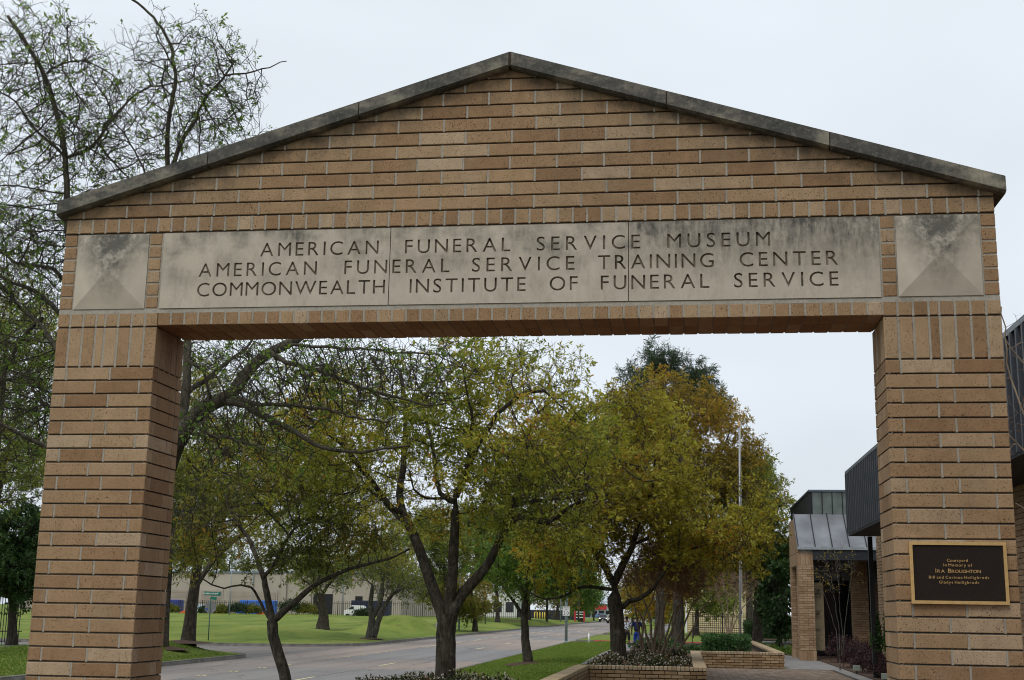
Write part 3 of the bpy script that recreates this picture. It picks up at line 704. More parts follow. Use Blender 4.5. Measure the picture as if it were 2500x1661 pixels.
for i in range(22):
    x=1.75+i*.205
    for k in range(60):
        y=37.0-k*.305-(i%2)*.1525
        if x>6.25 or y<22 : continue
        if x>5.9-(37-y)*.0: 
            pass
        if cnt<300 and y>31 and 1.7<x<5.9: link('paving_brick',pmm,M['paver'],pav,loc=(x,y,random.uniform(-.002,.002))); cnt+=1
        else: st.box((x,y,-.004+random.uniform(-.002,.002)),(.196,.296,.032),t=random.random())
st.obj('paving_brick',M['paver_s'],pav,kind='stuff')
cb=MB(); cb.prism([(4.42,37.25,-.1),(6.75,37.25,-.1),(6.75,46,-.1),(6.1,52,-.1),(4.5,60,-.1),(4.42,60,-.1)],(0,0,.115)); cb.obj('concrete_apron',M['concrete'],kind='structure')
cb=MB(); cb.prism([(6.32,-12,-.1),(6.72,-12,-.1),(6.72,37.2,-.1),(6.32,37.2,-.1)],(0,0,.118)); cb.obj('concrete_edging',M['concrete'],kind='structure')
bed=MB(); bed.bb((4.69,47,-.2),(6.7,63,-.0)); bed.bb((6.73,-12,-.1),(12,52,.05)); bed.obj('planting_bed',M['mulch'],kind='structure')
bed=MB(); bed.bb((-1.1,23.6,-.1),(1.45,36.7,.33)); bed.bb((-1.0,37.56,-.1),(4.35,61.5,.30)); bed.obj('planter_soil',M['mulch'],kind='structure')
# ---------------------------------------------------------------- planter walls
def planter(p,q,hgt,name_label,th_=.3,face=1,endp=False,endq=False,cap=.075):
    """brick garden wall from p to q (xy). bricks on the side facing `face` (left normal *face)"""
    p=Vector((*p,0));q=Vector((*q,0)); d=(q-p); Ln=d.length; d.normalize(); a=math.atan2(d.y,d.x)
    e_=empty('planter_wall',(p.x,p.y,0),name_label,'garden wall','brick planter walls round the courtyard',rz=a)
    core=MB(); core.bb((.03,-th_/2+.04,-.1),(Ln-.03,th_/2-.04,hgt-.085)); core.obj('mortar',M['dark_mortar'],e_)
    L_=.305;c=.09; nrow=int((hgt-.1)/c); z0=hgt-.1-nrow*c
    def bm_(w,dd,h):
        k=('pl',round(w,2),round(dd,2),round(h,3),random.randrange(2))
        if k not in _cache:
            m_=MB(); V,Fc=brick_mesh([(-w/2,-h/2),(w/2,-h/2),(w/2,h/2),(-w/2,h/2)],-dd/2,dd/2,.005); m_.add(V,Fc); _cache[k]=m_.me('brick')
        return _cache[k]
    tot=0; fb=MB()
    for r in range(nrow):
        z=z0+(r+.5)*c
        x=-(L_/2 if r%2 else 0)
        while x<Ln-.02:
            x0_=max(0,x);x1_=min(Ln,x+L_-.012)
            if x1_-x0_>.04:
                yy=-th_/2*face
                rot=0 if face>0 else math.pi
                if tot<295: link('brick',bm_(x1_-x0_-.004,.09,c-.018),M['wall_brick'],e_,loc=((x0_+x1_)/2,(-th_/2+.045)*face,z+random.uniform(-.001,.001)),rot=(0,0,rot)); tot+=1
                else: fb.box(((x0_+x1_)/2,(-th_/2+.045)*face,z),(x1_-x0_,.09,c-.012),t=random.random())
            x+=L_
    if fb.V: fb.obj('brick',M['bldg_brick'],e_,kind='stuff')
    n=int(Ln/.1045); pc=Ln/n
    for i in range(n):
        k=('cap',round(pc,3))
        if k not in _cache:
            m_=MB(); m_.bb((-pc/2+.006,-th_/2-.012,-.045),(pc/2-.006,th_/2+.012,.045)); 
            bmm=bmesh.new(); me_=m_.me('coping_brick'); bmm.from_mesh(me_); bmesh.ops.bevel(bmm,geom=[e for e in bmm.edges],offset=.008,segments=1,affect='EDGES'); bmm.to_mesh(me_); bmm.free(); _cache[k]=me_
        link('coping_brick',_cache[k],M['cap_brick'],e_,loc=((i+.5)*pc,0,hgt-.045+random.uniform(-.002,.002)))
    return e_
planter((-1.36,23.33),(1.78,23.33),.56,'low brick planter wall facing the camera in front of the oak with the low side limbs')
planter((-1.36,12.),(-1.24,23.17),.56,'low brick wall running along the verge towards the camera',face=1) 
planter((1.62,37.24),(1.62,23.5),.56,'planter wall whose broad coping runs away beside the white flowered shrubs',face=-1)
planter((1.45,37.4),(4.68,37.4),.56,'low brick planter wall facing the camera below the flagpole')
planter((4.52,61.8),(4.52,37.57),.56,'planter wall running back from the paving to the foot of the flagpole',face=-1)
planter((4.7,63.2),(8.2,63.2),.56,'low brick planter wall behind the concrete bench')
# ---------------------------------------------------------------- museum building
bl=empty('museum_building',(7,20,0),'tan brick museum building with dark ribbed metal fascia and metal roofed entrance porch','building')
def wallbricks(p,q,z0,z1,name='wall',out=.0,holes=(),L_=.36,c=.1,soldier=None):
    """real brick courses joined into one mesh on a plane from p to q, outward normal to the right of p->q"""
    p=Vector((*p,0));q=Vector((*q,0)); d=q-p; Ln=d.length; d.normalize(); nrm=Vector((d.y,-d.x,0))
    m_=MB(); nr=int(round((z1-z0)/c)); c=(z1-z0)/nr
    a=math.atan2(d.y,d.x)
    for r in range(nr):
        za=z0+r*c+.006; zb_=z0+(r+1)*c-.006; x=-(L_/2 if r%2 else 0)
        while x<Ln-.01:
            x0_,x1_=max(0,x),min(Ln,x+L_-.012)
            segs=[(x0_,x1_)]
            for hx0,hx1,hz0,hz1 in holes:
                if zb_>hz0 and za<hz1:
                    ns=[]
                    for s0,s1 in segs:
                        if s1<=hx0 or s0>=hx1: ns.append((s0,s1))
                        else:
                            if s0<hx0: ns.append((s0,hx0))
                            if s1>hx1: ns.append((hx1,s1))
                    segs=ns
            for s0,s1 in segs:
                if s1-s0>.02:
                    cc=p+d*((s0+s1)/2)-nrm*.03
                    m_.box((cc.x,cc.y,(za+zb_)/2),(s1-s0,.07,zb_-za),rz=a,t=random.random())
            x+=L_
    return m_.obj(name,M['bldg_brick'],None)
def adopt(o,par,loc=None):
    o.parent=par; o.matrix_parent_inverse=Matrix.Translation(-Vector(par.location)); return o
def bpart(name,mb,m): return adopt(mb.obj(name,m),bl)
WX=7.3
holes=[(5.6,6.0,.5,3.3)]
# street side wall; runs from y=32 towards the camera
wmb=MB(); 
def wallcore(x0,y0,x1,y1,z0,z1): wmb.bb((x0,y0,z0),(x1,y1,z1))
wallcore(WX+.05,-12,12,26.55,0,4.3); wallcore(WX+.05,26.95,12,33,0,4.3); wallcore(WX+.05,26.5,12,27,0,.5); wallcore(WX+.05,26.5,12,27,3.35,4.3)
wallcore(WX+.4,26.5,12,27,.5,3.35)
w_=bpart('wall_core',wmb,M['mortar'])
wb=wallbricks((WX,33.05),(WX,-4),0,4.3,'brick',holes=[(6.05,6.55,.5,3.35)]); adopt(wb,bl); wb['kind']='stuff'
wb=wallbricks((12,33.08),(WX+.02,33.08),0,4.3,'brick'); adopt(wb,bl); wb['kind']='stuff'
g=MB(); g.bb((WX+.2,26.52,.5),(WX+.23,26.98,3.35)); bpart('window',g,M['glass'])
g=MB(); g.bb((WX+.12,26.53,.5),(WX+.2,26.57,3.35)); g.bb((WX+.12,26.93,.5),(WX+.2,26.97,3.35)); bpart('window_frame',g,M['black'])
# ribbed metal fascia
fz0,fz1=4.24,6.11; FX=6.2
g=MB(); g.bb((FX+.03,-12,fz0),(12,31.0,fz1-.03)); bpart('fascia',g,M['metal_dark'])
g=MB(); g.bb((FX-.03,-12,fz1-.06),(12,31.06,fz1+.03)); bpart('fascia_cap',g,M['galv'] if False else plain('slate blue coping metal',(.10,.12,.14),.4,.15,3,.4))
g=MB(); g.bb((FX,-12,fz0-.045),(12,31.04,fz0-.003)); bpart('soffit_edge',g,M['metal_dark'])
rb=MB(); rb.bb((-.05,-.035,0),(.03,.035,fz1-fz0-.07)); rbm=rb.me('rib'); rbm.materials.append(plain('ribbed fascia metal',(.055,.062,.074),.5,.15,3,.2,0,.25))
y=30.9; k=0
while y>-3 and k<300:
    o=link('rib',rbm,None,None,loc=(FX,y,fz0+.003)); adopt(o,bl); y-=.36 ; k+=1
g=MB()
for i in range(28): g.bb((FX+.1+i*.2,30.99,fz0+.01),(FX+.15+i*.2,31.03,fz1-.07))
bpart('end_rib',g,M['metal_dark'])
# downspout at the corner
g=MB(); g.bb((6.80,31.2,0),(6.93,31.33,4.2)); bpart('downspout',g,M['black'])
g=MB(); g.bb((WX-.28,26.62,3.0),(WX-.02,26.86,3.28)); bpart('wall_light',g,M['black'])
g=MB(); g.prism([(WX-.02,28.4,2.9),(WX-.02,28.4,3.35),(WX-.3,28.4,3.35),(WX-.2,28.4,3.0)],(0,.25,0)); bpart('wall_light',g,M['black'])
# entrance porch: near pier, far pier, beam band, sloped metal roof
PX0,PX1=6.0,6.62; PY0,PY1=46.2,50.4
def pier(x0,y0,x1,y1,z1):
    c_=MB(); c_.bb((x0+.03,y0+.03,0),(x1-.03,y1-.03,z1)); bpart('pier_core',c_,M['dark_mortar'])
    for a,b in (((x0,y0),(x1,y0)),((x0,y1),(x0,y0)),((x1,y0),(x1,y1))):
        o=wallbricks(a,b,.42,z1,'brick'); adopt(o,bl); o['kind']='stuff'
        # soldier base
        m_=MB(); pa=Vector((*a,0));pb_=Vector((*b,0)); d=(pb_-pa);n=max(2,int(d.length/.105)); 
        for i in range(n):
            c0=pa+d*((i+.5)/n); m_.box((c0.x,c0.y,.21),(d.length/n-.01 if abs(d.x)>abs(d.y) else .06,.06 if abs(d.x)>abs(d.y) else d.length/n-.01,.40),t=random.random())
        adopt(m_.obj('base_brick',M['bldg_brick']),bl)['kind']='stuff'
pier(PX0,PY0,PX1,PY0+.75,3.9)
pier(PX0,PY1-.75,PX1,PY1,3.9)
# soldier band above the opening and slanted parapet side
m_=MB()
n=40
for i in range(n):
    y0_=PY0+(PY1-PY0)*i/n; m_.bb((PX0-.005,y0_+.005,3.9),(PX0+.05,y0_+(PY1-PY0)/n-.005,4.4),random.random())
for i in range(6): m_.bb((PX0+i*.103+.005,PY0-.005,3.9),(PX0+(i+1)*.103-.005,PY0+.05,4.4),random.random())
adopt(m_.obj('soldier_brick',M['bldg_brick']),bl)['kind']='stuff'
m_=MB(); m_.bb((PX0+.04,PY0+.04,3.88),(PX1,PY1-.04,4.5)); bpart('lintel_core',m_,M['mortar'])
RZ0,RZ1=4.62,6.12; RY0,RY1=46.1,47.9
m_=MB()
for r in range(15):
    za=4.42+r*.1+.006; zb_=za+.088
    ys_=PY0+max(0,(za-RZ0)/(RZ1-RZ0)*(RY1-RY0)); y=ys_
    k=0
    while y<PY1:
        y1_=min(PY1,y+(.348 if k or r%2 else .17)); m_.bb((PX0,y,za),(PX0+.06,y1_-.012,zb_),random.random()); y=y1_; k+=1
adopt(m_.obj('gable_brick',M['bldg_brick']),bl)['kind']='stuff'
m_=MB(); m_.prism([(PX0+.04,PY0+.04,4.4),(PX0+.04,PY1-.03,4.4),(PX0+.04,PY1-.03,5.95),(PX0+.04,RY1,5.95),(PX0+.04,RY0+.1,4.55)],(.3,0,0)); bpart('gable_core',m_,M['mortar'])
M['roof']=plain('pale standing seam roof',(.21,.215,.23),.35,.25,1.2,.5)
m_=MB(); m_.prism([(PX0-.02,RY0,RZ0),(PX0-.02,RY1,RZ1),(PX0-.02,RY1,RZ1-.06),(PX0-.02,RY0,RZ0-.06)],(4.2,0,0)); bpart('porch_roof',m_,M['roof'])
for i in range(7):
    x=PX0+.0+i*.70; m_=MB(); m_.prism([(x,RY0-.01,RZ0+.003),(x,RY1,RZ1+.003),(x,RY1,RZ1+.055),(x,RY0-.01,RZ0+.055)],(.035,0,0)); bpart('roof_seam',m_,M['black'] if False else M['metal_dark'])
m_=MB(); m_.bb((PX0-.02,RY0-.06,RZ0-.1),(10.1,RY0-.003,RZ0+.01)); bpart('gutter',m_,M['galv'])
m_=MB(); m_.bb((PX1,RY0+.02,4.1),(10.2,RY0+.2,RZ0-.1)); bpart('roof_beam',m_,M['metal_dark'])
m_=MB(); m_.bb((PX0+.1,RY0+.3,4.3),(10.2,PY1+2,4.4)); bpart('porch_ceiling',m_,M['metal_dark'])
m_=MB(); m_.bb((PX1+.02,49.5,3.35),(10.2,49.6,4.3)); bpart('transom',m_,plain('grey transom panel',(.13,.14,.15),.5,.2,2))
m_=MB()
for i in range(8): m_.bb((PX1+.2+i*.42,49.46,3.35),(PX1+.24+i*.42,49.5,4.3))
bpart('transom_mullion',m_,M['black'])
# recess: dark glass, rear wall, brick pillar
m_=MB(); m_.bb((PX1+.5,52.2,0),(10.2,52.3,4.3)); bpart('entrance_glass',m_,M['glass'])
m_=MB(); m_.bb((PX1+.05,47.4,.4),(PX1+.5,47.5,3.2)); 
sgn=bpart('sign_slab',m_,plain('tan brick sign slab',(.27,.22,.14),.9,.2,6))
random.seed(8)
m_=MB()   # illegible dark letter rows
for zz,h,wd in ((2.55,.42,.34),(1.72,.36,.2),(1.18,.18,.24)):
    n=int(wd/.05)
    for rr in range(3 if h>.3 else 1):
        for i in range(n):
            hh=h/(3 if h>.3 else 1)
            m_.bb((PX1+.26-wd/2+i*.05,47.385,zz+rr*hh),(PX1+.26-wd/2+i*.05+.032,47.399,zz+rr*hh+hh*.72))
bpart('sign_letters',m_,M['groove'])
m_=MB(); m_.bb((8.55,49.0,0),(9.15,49.6,4.3)); bpart('pillar_core',m_,M['dark_mortar'])
for a,b in (((8.52,48.97),(9.18,48.97)),((8.52,49.6),(8.52,48.97))):
    o=wallbricks(a,b,0,4.3,'brick'); adopt(o,bl); o['kind']='stuff'
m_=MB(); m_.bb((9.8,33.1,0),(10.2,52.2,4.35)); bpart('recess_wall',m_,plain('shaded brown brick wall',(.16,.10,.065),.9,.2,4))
# upper metal clad box
bx0,by0,by1,bz1=6.72,47.95,58.,7.14
m_=MB(); m_.bb((bx0,by0,4.4),(12,by1,bz1)); bpart('roof_box',m_,M['metal_dark'])
M['panel']=plain('weathered grey green metal panel',(.115,.135,.125),.5,.4,1.6,.3)
for i in range(11):
    x=bx0+.1+i*.43; m_=MB(); m_.bb((x+.02,by0-.03,6.0),(x+.41,by0-.003,bz1-.06)); bpart('metal_panel',m_,M['panel'])
    m_=MB(); m_.bb((x-.02,by0-.06,6.0),(x+.015,by0-.003,bz1-.05)); bpart('panel_seam',m_,M['metal_dark'])
m_=MB(); m_.bb((bx0-.04,by0-.08,bz1-.04),(12,by1,bz1+.04)); bpart('box_coping',m_,M['galv'] if False else plain('blue grey box coping',(.10,.12,.15),.4,.1,3,.3))
TREES={
 't1':([(0.205,0.195,[(-3.52,17.5,-0.52),(-3.55,17.5,0.12),(-3.58,17.5,0.52),(-3.58,17.5,0.92),(-3.58,17.5,1.33),(-3.57,17.5,1.57),(-3.56,17.5,1.74)]),(0.15,0.03,[(-3.58,17.5,1.25),(-3.64,17.5,1.57),(-3.71,17.5,1.82),(-3.86,17.6,2.15),(-4.08,17.7,2.65),(-4.3,17.8,3.16),(-4.51,17.9,3.55),(-4.68,18.0,3.86),(-4.8,18.1,4.26),(-4.76,18.2,4.76),(-4.76,18.3,5.4),(-4.77,18.3,6.03),(-4.85,18.4,6.59),(-4.98,18.5,7.08)]),(0.075,0.02,[(-4.68,18.0,3.86),(-4.87,17.7,3.92),(-5.11,17.5,4.26),(-5.29,17.3,4.53),(-5.45,17.2,4.69),(-5.67,17.0,5.05),(-5.78,16.9,5.17),(-6.14,16.7,5.44),(-6.62,16.5,5.81),(-6.92,16.3,5.9)]),(0.04,0.015,[(-4.77,18.3,6.12),(-4.61,18.4,6.36),(-4.36,18.7,6.55),(-3.88,18.9,6.58),(-3.46,19.1,6.8),(-3.02,19.3,6.93)]),(0.05,0.02,[(-4.51,17.9,3.55),(-4.87,18.3,3.78),(-5.44,18.9,4.25),(-6.02,19.5,4.52),(-6.96,20.1,4.67),(-7.67,20.5,4.66)]),(0.13,0.085,[(-3.57,17.5,1.33),(-3.54,17.5,1.66),(-3.53,17.5,1.99),(-3.48,17.4,2.32),(-3.44,17.3,2.89),(-3.4,17.2,3.39),(-3.4,17.15,3.76),(-3.39,17.1,4.09)]),(0.06,0.02,[(-3.41,17.1,4.03),(-3.75,17.3,4.19),(-3.89,17.5,4.68),(-4.0,17.7,5.14),(-4.17,17.9,5.61),(-4.31,18.1,6.09),(-4.46,18.3,6.57)]),(0.075,0.03,[(-3.39,17.1,4.09),(-3.13,16.9,4.62),(-2.9,16.7,5.1),(-2.66,16.5,5.41),(-2.44,16.4,5.73),(-2.18,16.3,5.92),(-1.88,16.2,6.11),(-1.46,16.1,6.13)]),(0.05,0.015,[(-3.13,16.9,4.66),(-3.04,16.7,5.18),(-2.98,16.5,5.58),(-2.97,16.3,5.8),(-3.03,16.1,6.1),(-3.09,15.9,6.56)]),(0.04,0.015,[(-3.4,17.15,3.93),(-3.55,16.7,4.03),(-3.83,16.2,4.01),(-4.0,15.8,4.13),(-4.03,15.5,4.47)]),(0.145,0.03,[(-3.58,17.5,1.25),(-3.52,17.5,1.57),(-3.41,17.5,1.91),(-3.28,17.6,2.16),(-2.98,17.6,2.49),(-2.75,17.7,2.83),(-2.54,17.7,3.26),(-2.39,17.8,3.6),(-2.28,17.9,4.08),(-2.17,18.0,4.65),(-2.06,18.1,5.1),(-2.04,18.3,5.66)]),(0.07,0.02,[(-2.39,17.8,3.6),(-2.12,17.7,3.75),(-1.84,17.5,3.69),(-1.56,17.3,3.59),(-1.29,17.1,3.69),(-1.11,17.0,3.84),(-0.76,16.7,3.99),(-0.42,16.5,4.05)]),(0.05,0.02,[(-2.28,17.9,3.99),(-1.93,18.3,4.12),(-1.53,18.7,4.2),(-1.12,19.1,4.28)])],[(-4.49,17.5,5.55,2.54,3.0,1.69,0.7),(-1.86,17.5,5.29,1.69,3.0,1.86,1.7),(-6.33,17.5,4.85,1.1,2.5,1.19,0.7),(-3.19,17.5,6.87,1.53,2.5,0.68,0.8),(-1.41,17.5,3.67,1.19,2.0,0.93,1.0),(-4.27,17.5,4.42,1.86,2.4,1.1,0.5)]),
 't2':([(0.125,0.115,[(-6.97,18.5,-0.53),(-7.15,18.5,-0.03),(-7.28,18.5,0.47),(-7.42,18.5,0.81),(-7.56,18.5,1.24),(-7.61,18.5,1.54)]),(0.085,0.02,[(-7.61,18.5,1.54),(-7.71,18.5,1.93),(-7.8,18.5,2.28),(-7.92,18.6,2.55),(-8.15,18.8,2.91),(-8.44,19.0,3.37),(-8.76,19.2,3.65),(-9.05,19.4,4.04),(-9.32,19.5,4.61)]),(0.085,0.02,[(-7.61,18.5,1.5),(-7.38,18.5,1.72),(-7.04,18.4,1.98),(-6.66,18.3,2.29),(-6.33,18.2,2.45),(-5.86,18.1,2.64),(-5.39,18.0,2.76),(-4.93,17.9,2.86),(-4.47,17.8,3.07)]),(0.05,0.02,[(-7.86,18.5,2.46),(-7.66,18.5,2.68),(-7.39,18.3,3.07),(-7.21,18.1,3.32),(-7.05,18.0,3.5),(-6.72,17.8,3.57),(-6.31,17.6,3.73)]),(0.04,0.015,[(-7.61,18.5,1.5),(-7.8,18.5,1.76),(-7.95,18.5,2.02),(-8.06,18.3,2.23),(-8.23,18.2,2.27),(-8.42,18.1,2.24),(-8.57,18.0,2.21),(-8.81,17.9,2.27),(-9.01,17.8,2.42)])],[(-7.96,18.5,3.83,2.11,2.2,1.06,1.4),(-6.15,18.1,3.25,1.21,1.2,0.52,0.8),(-9.21,18.2,3.05,0.78,1.2,0.65,0.5),(-7.35,18.5,2.9,1.5,1.3,0.35,0.5)]),
 't3':([(0.17,0.1,[(-4.3,38.0,-0.1),(-4.36,38.0,0.27),(-4.43,38.0,0.85),(-4.48,38.0,1.49),(-4.46,38.0,2.15),(-4.44,38.0,2.66),(-4.43,38.0,3.47)]),(0.08,0.03,[(-4.48,38.0,1.49),(-4.79,38.0,2.07),(-5.1,38.0,2.43),(-5.33,38.0,2.79),(-5.72,38.0,3.3)]),(0.07,0.03,[(-4.45,38.0,2.37),(-4.05,38.0,2.88),(-3.46,38.0,3.33)])],[(-4.21,38.0,3.4,2.26,3.0,0.93,1.2),(-3.15,38.0,2.9,1.21,2.0,0.6,0.6)]),
 't4':([(0.215,0.19,[(-0.5,27.0,0.15),(-0.53,27.0,0.69),(-0.56,27.0,1.23),(-0.6,27.0,1.78),(-0.65,27.0,2.22),(-0.67,27.0,2.61)]),(0.06,0.02,[(-0.67,27.0,2.44),(-0.87,27.0,2.46),(-1.04,27.0,2.49),(-1.42,26.8,2.52),(-1.7,26.7,2.46),(-1.86,26.6,2.31),(-2.18,26.5,2.19),(-2.51,26.4,2.15),(-2.78,26.3,2.24),(-3.05,26.2,2.39)]),(0.085,0.025,[(-0.6,27.0,1.78),(-0.42,27.0,1.98),(-0.25,27.0,2.14),(0.03,26.8,2.21),(0.26,26.7,2.34),(0.49,26.6,2.56),(0.71,26.5,2.89),(0.94,26.4,3.16),(1.21,26.3,3.38),(1.6,26.1,3.56),(2.03,26.0,3.64)]),(0.11,0.03,[(-0.67,27.0,2.55),(-0.87,27.0,3.0),(-1.18,27.3,3.45),(-1.37,27.6,3.92),(-1.63,27.9,4.64),(-1.78,28.2,5.37),(-1.93,28.5,6.24)]),(0.12,0.03,[(-0.67,27.0,2.55),(-0.42,27.0,3.11),(-0.12,26.7,3.66),(0.05,26.5,4.32),(0.4,26.2,5.08),(0.52,26.0,5.95)]),(0.06,0.02,[(-0.12,26.7,3.66),(0.38,27.0,3.9),(0.94,27.5,4.17),(1.63,28.0,4.32)])],[(-0.53,27.0,3.33,0.81,2.5,0.46,0.5),(-0.87,27.0,5.49,2.65,3.5,2.19,1.7),(1.28,27.0,4.36,2.42,3.0,1.38,2.0),(-2.13,27.0,3.66,1.27,2.5,0.81,0.6),(2.59,26.6,3.68,1.14,2.0,0.8,0.8),(-2.84,27.0,5.37,1.27,2.5,1.27,0.8),(0.02,28.0,7.5,1.19,2.5,0.83,0.4)]),
 't5':([(0.34,0.12,[(0.93,57.0,-0.05),(0.94,57.0,0.99),(0.97,57.0,1.79),(0.98,57.0,3.81),(0.91,57.0,6.89),(0.73,57.0,10.04),(0.34,57.0,12.6)]),(0.12,0.04,[(0.94,57.0,5.86),(1.95,57.0,7.52),(3.01,57.0,9.4),(3.66,57.0,10.88)]),(0.1,0.04,[(0.91,57.0,6.89),(-0.12,57.0,8.35),(-0.95,57.0,10.46)]),(0.1,0.04,[(0.75,57.0,9.83),(1.59,57.0,11.31),(2.44,57.0,12.59)])],[(0.73,57.0,10.04,3.81,5.0,3.18,1.5),(0.44,57.0,12.49,1.69,4.0,1.48,0.7),(3.63,57.0,8.99,1.59,4.0,3.18,1.1),(2.42,57.0,11.31,1.69,4.0,1.69,0.8),(-0.95,57.0,10.46,1.91,4.0,2.33,0.6)]),
 't6':([(0.3,0.1,[(5.03,60.0,0.61),(5.06,60.0,1.85),(5.14,60.0,3.32),(5.14,60.0,5.01),(4.97,60.0,6.93),(4.8,60.0,8.66)]),(0.12,0.05,[(5.14,60.0,3.32),(4.05,60.0,3.51),(2.77,60.0,3.24),(1.92,60.0,3.32)]),(0.1,0.05,[(5.13,60.0,4.8),(5.79,60.0,5.87),(6.24,60.0,6.72)])],[(4.75,60.0,6.71,2.1,5.0,3.32,1.5),(5.77,60.0,5.01,1.11,4.0,1.99,0.7),(3.21,60.0,4.14,1.77,3.0,0.89,0.5)]),
 't6b':([(0.12,0.05,[(5.95,57.0,0.28),(6.0,57.0,1.87),(5.94,57.0,3.47),(5.98,57.0,4.88)])],[(5.83,57.0,3.26,0.76,2.2,2.01,1.0),(5.99,57.0,1.67,0.64,1.6,0.85,0.3)]),
 'bg1':([(0.3,0.1,[(2.45,120.0,0.01),(2.56,120.0,2.56),(2.52,120.0,4.93)])],[(2.52,120.0,4.93,2.9,6.0,2.49,1.0),(4.08,120.0,2.98,2.49,5.0,1.24,0.6)]),
 'bg2':([(0.3,0.1,[(-0.95,110.0,-0.08),(-0.85,110.0,2.45),(-0.91,110.0,4.65)])],[(-0.91,110.0,4.28,2.68,6.0,2.29,1.0),(-2.77,110.0,3.52,1.53,4.0,1.53,0.6)]),
 'bg3':([(0.3,0.1,[(-6.81,200.0,0.17),(-6.8,200.0,2.86),(-6.79,200.0,5.44)])],[(-6.46,200.0,4.8,2.69,8.0,3.36,1.0),(-3.22,200.0,2.92,4.03,8.0,2.02,1.0),(0.02,200.0,2.65,4.03,8.0,1.68,1.0)]),
 'bg4':([(0.25,0.1,[(6.99,90.0,0.37),(7.11,90.0,2.46),(7.26,90.0,4.88)])],[(7.41,90.0,4.88,1.91,5.0,1.91,1.0),(6.23,90.0,6.39,2.23,5.0,1.91,1.0)]),
 'bg5':([(0.4,0.1,[(-21.85,230.0,0.22),(-21.74,230.0,4.28),(-21.91,230.0,7.25)])],[(-21.9,230.0,5.76,5.38,9.0,3.46,1.0)]),
 'bg6':([(0.4,0.1,[(-26.4,320.0,-0.02),(-26.42,320.0,4.24),(-26.44,320.0,7.3)])],[(-26.43,320.0,5.26,4.76,9.0,4.23,1.0),(-22.28,320.0,8.89,2.12,6.0,3.17,0.4)]),
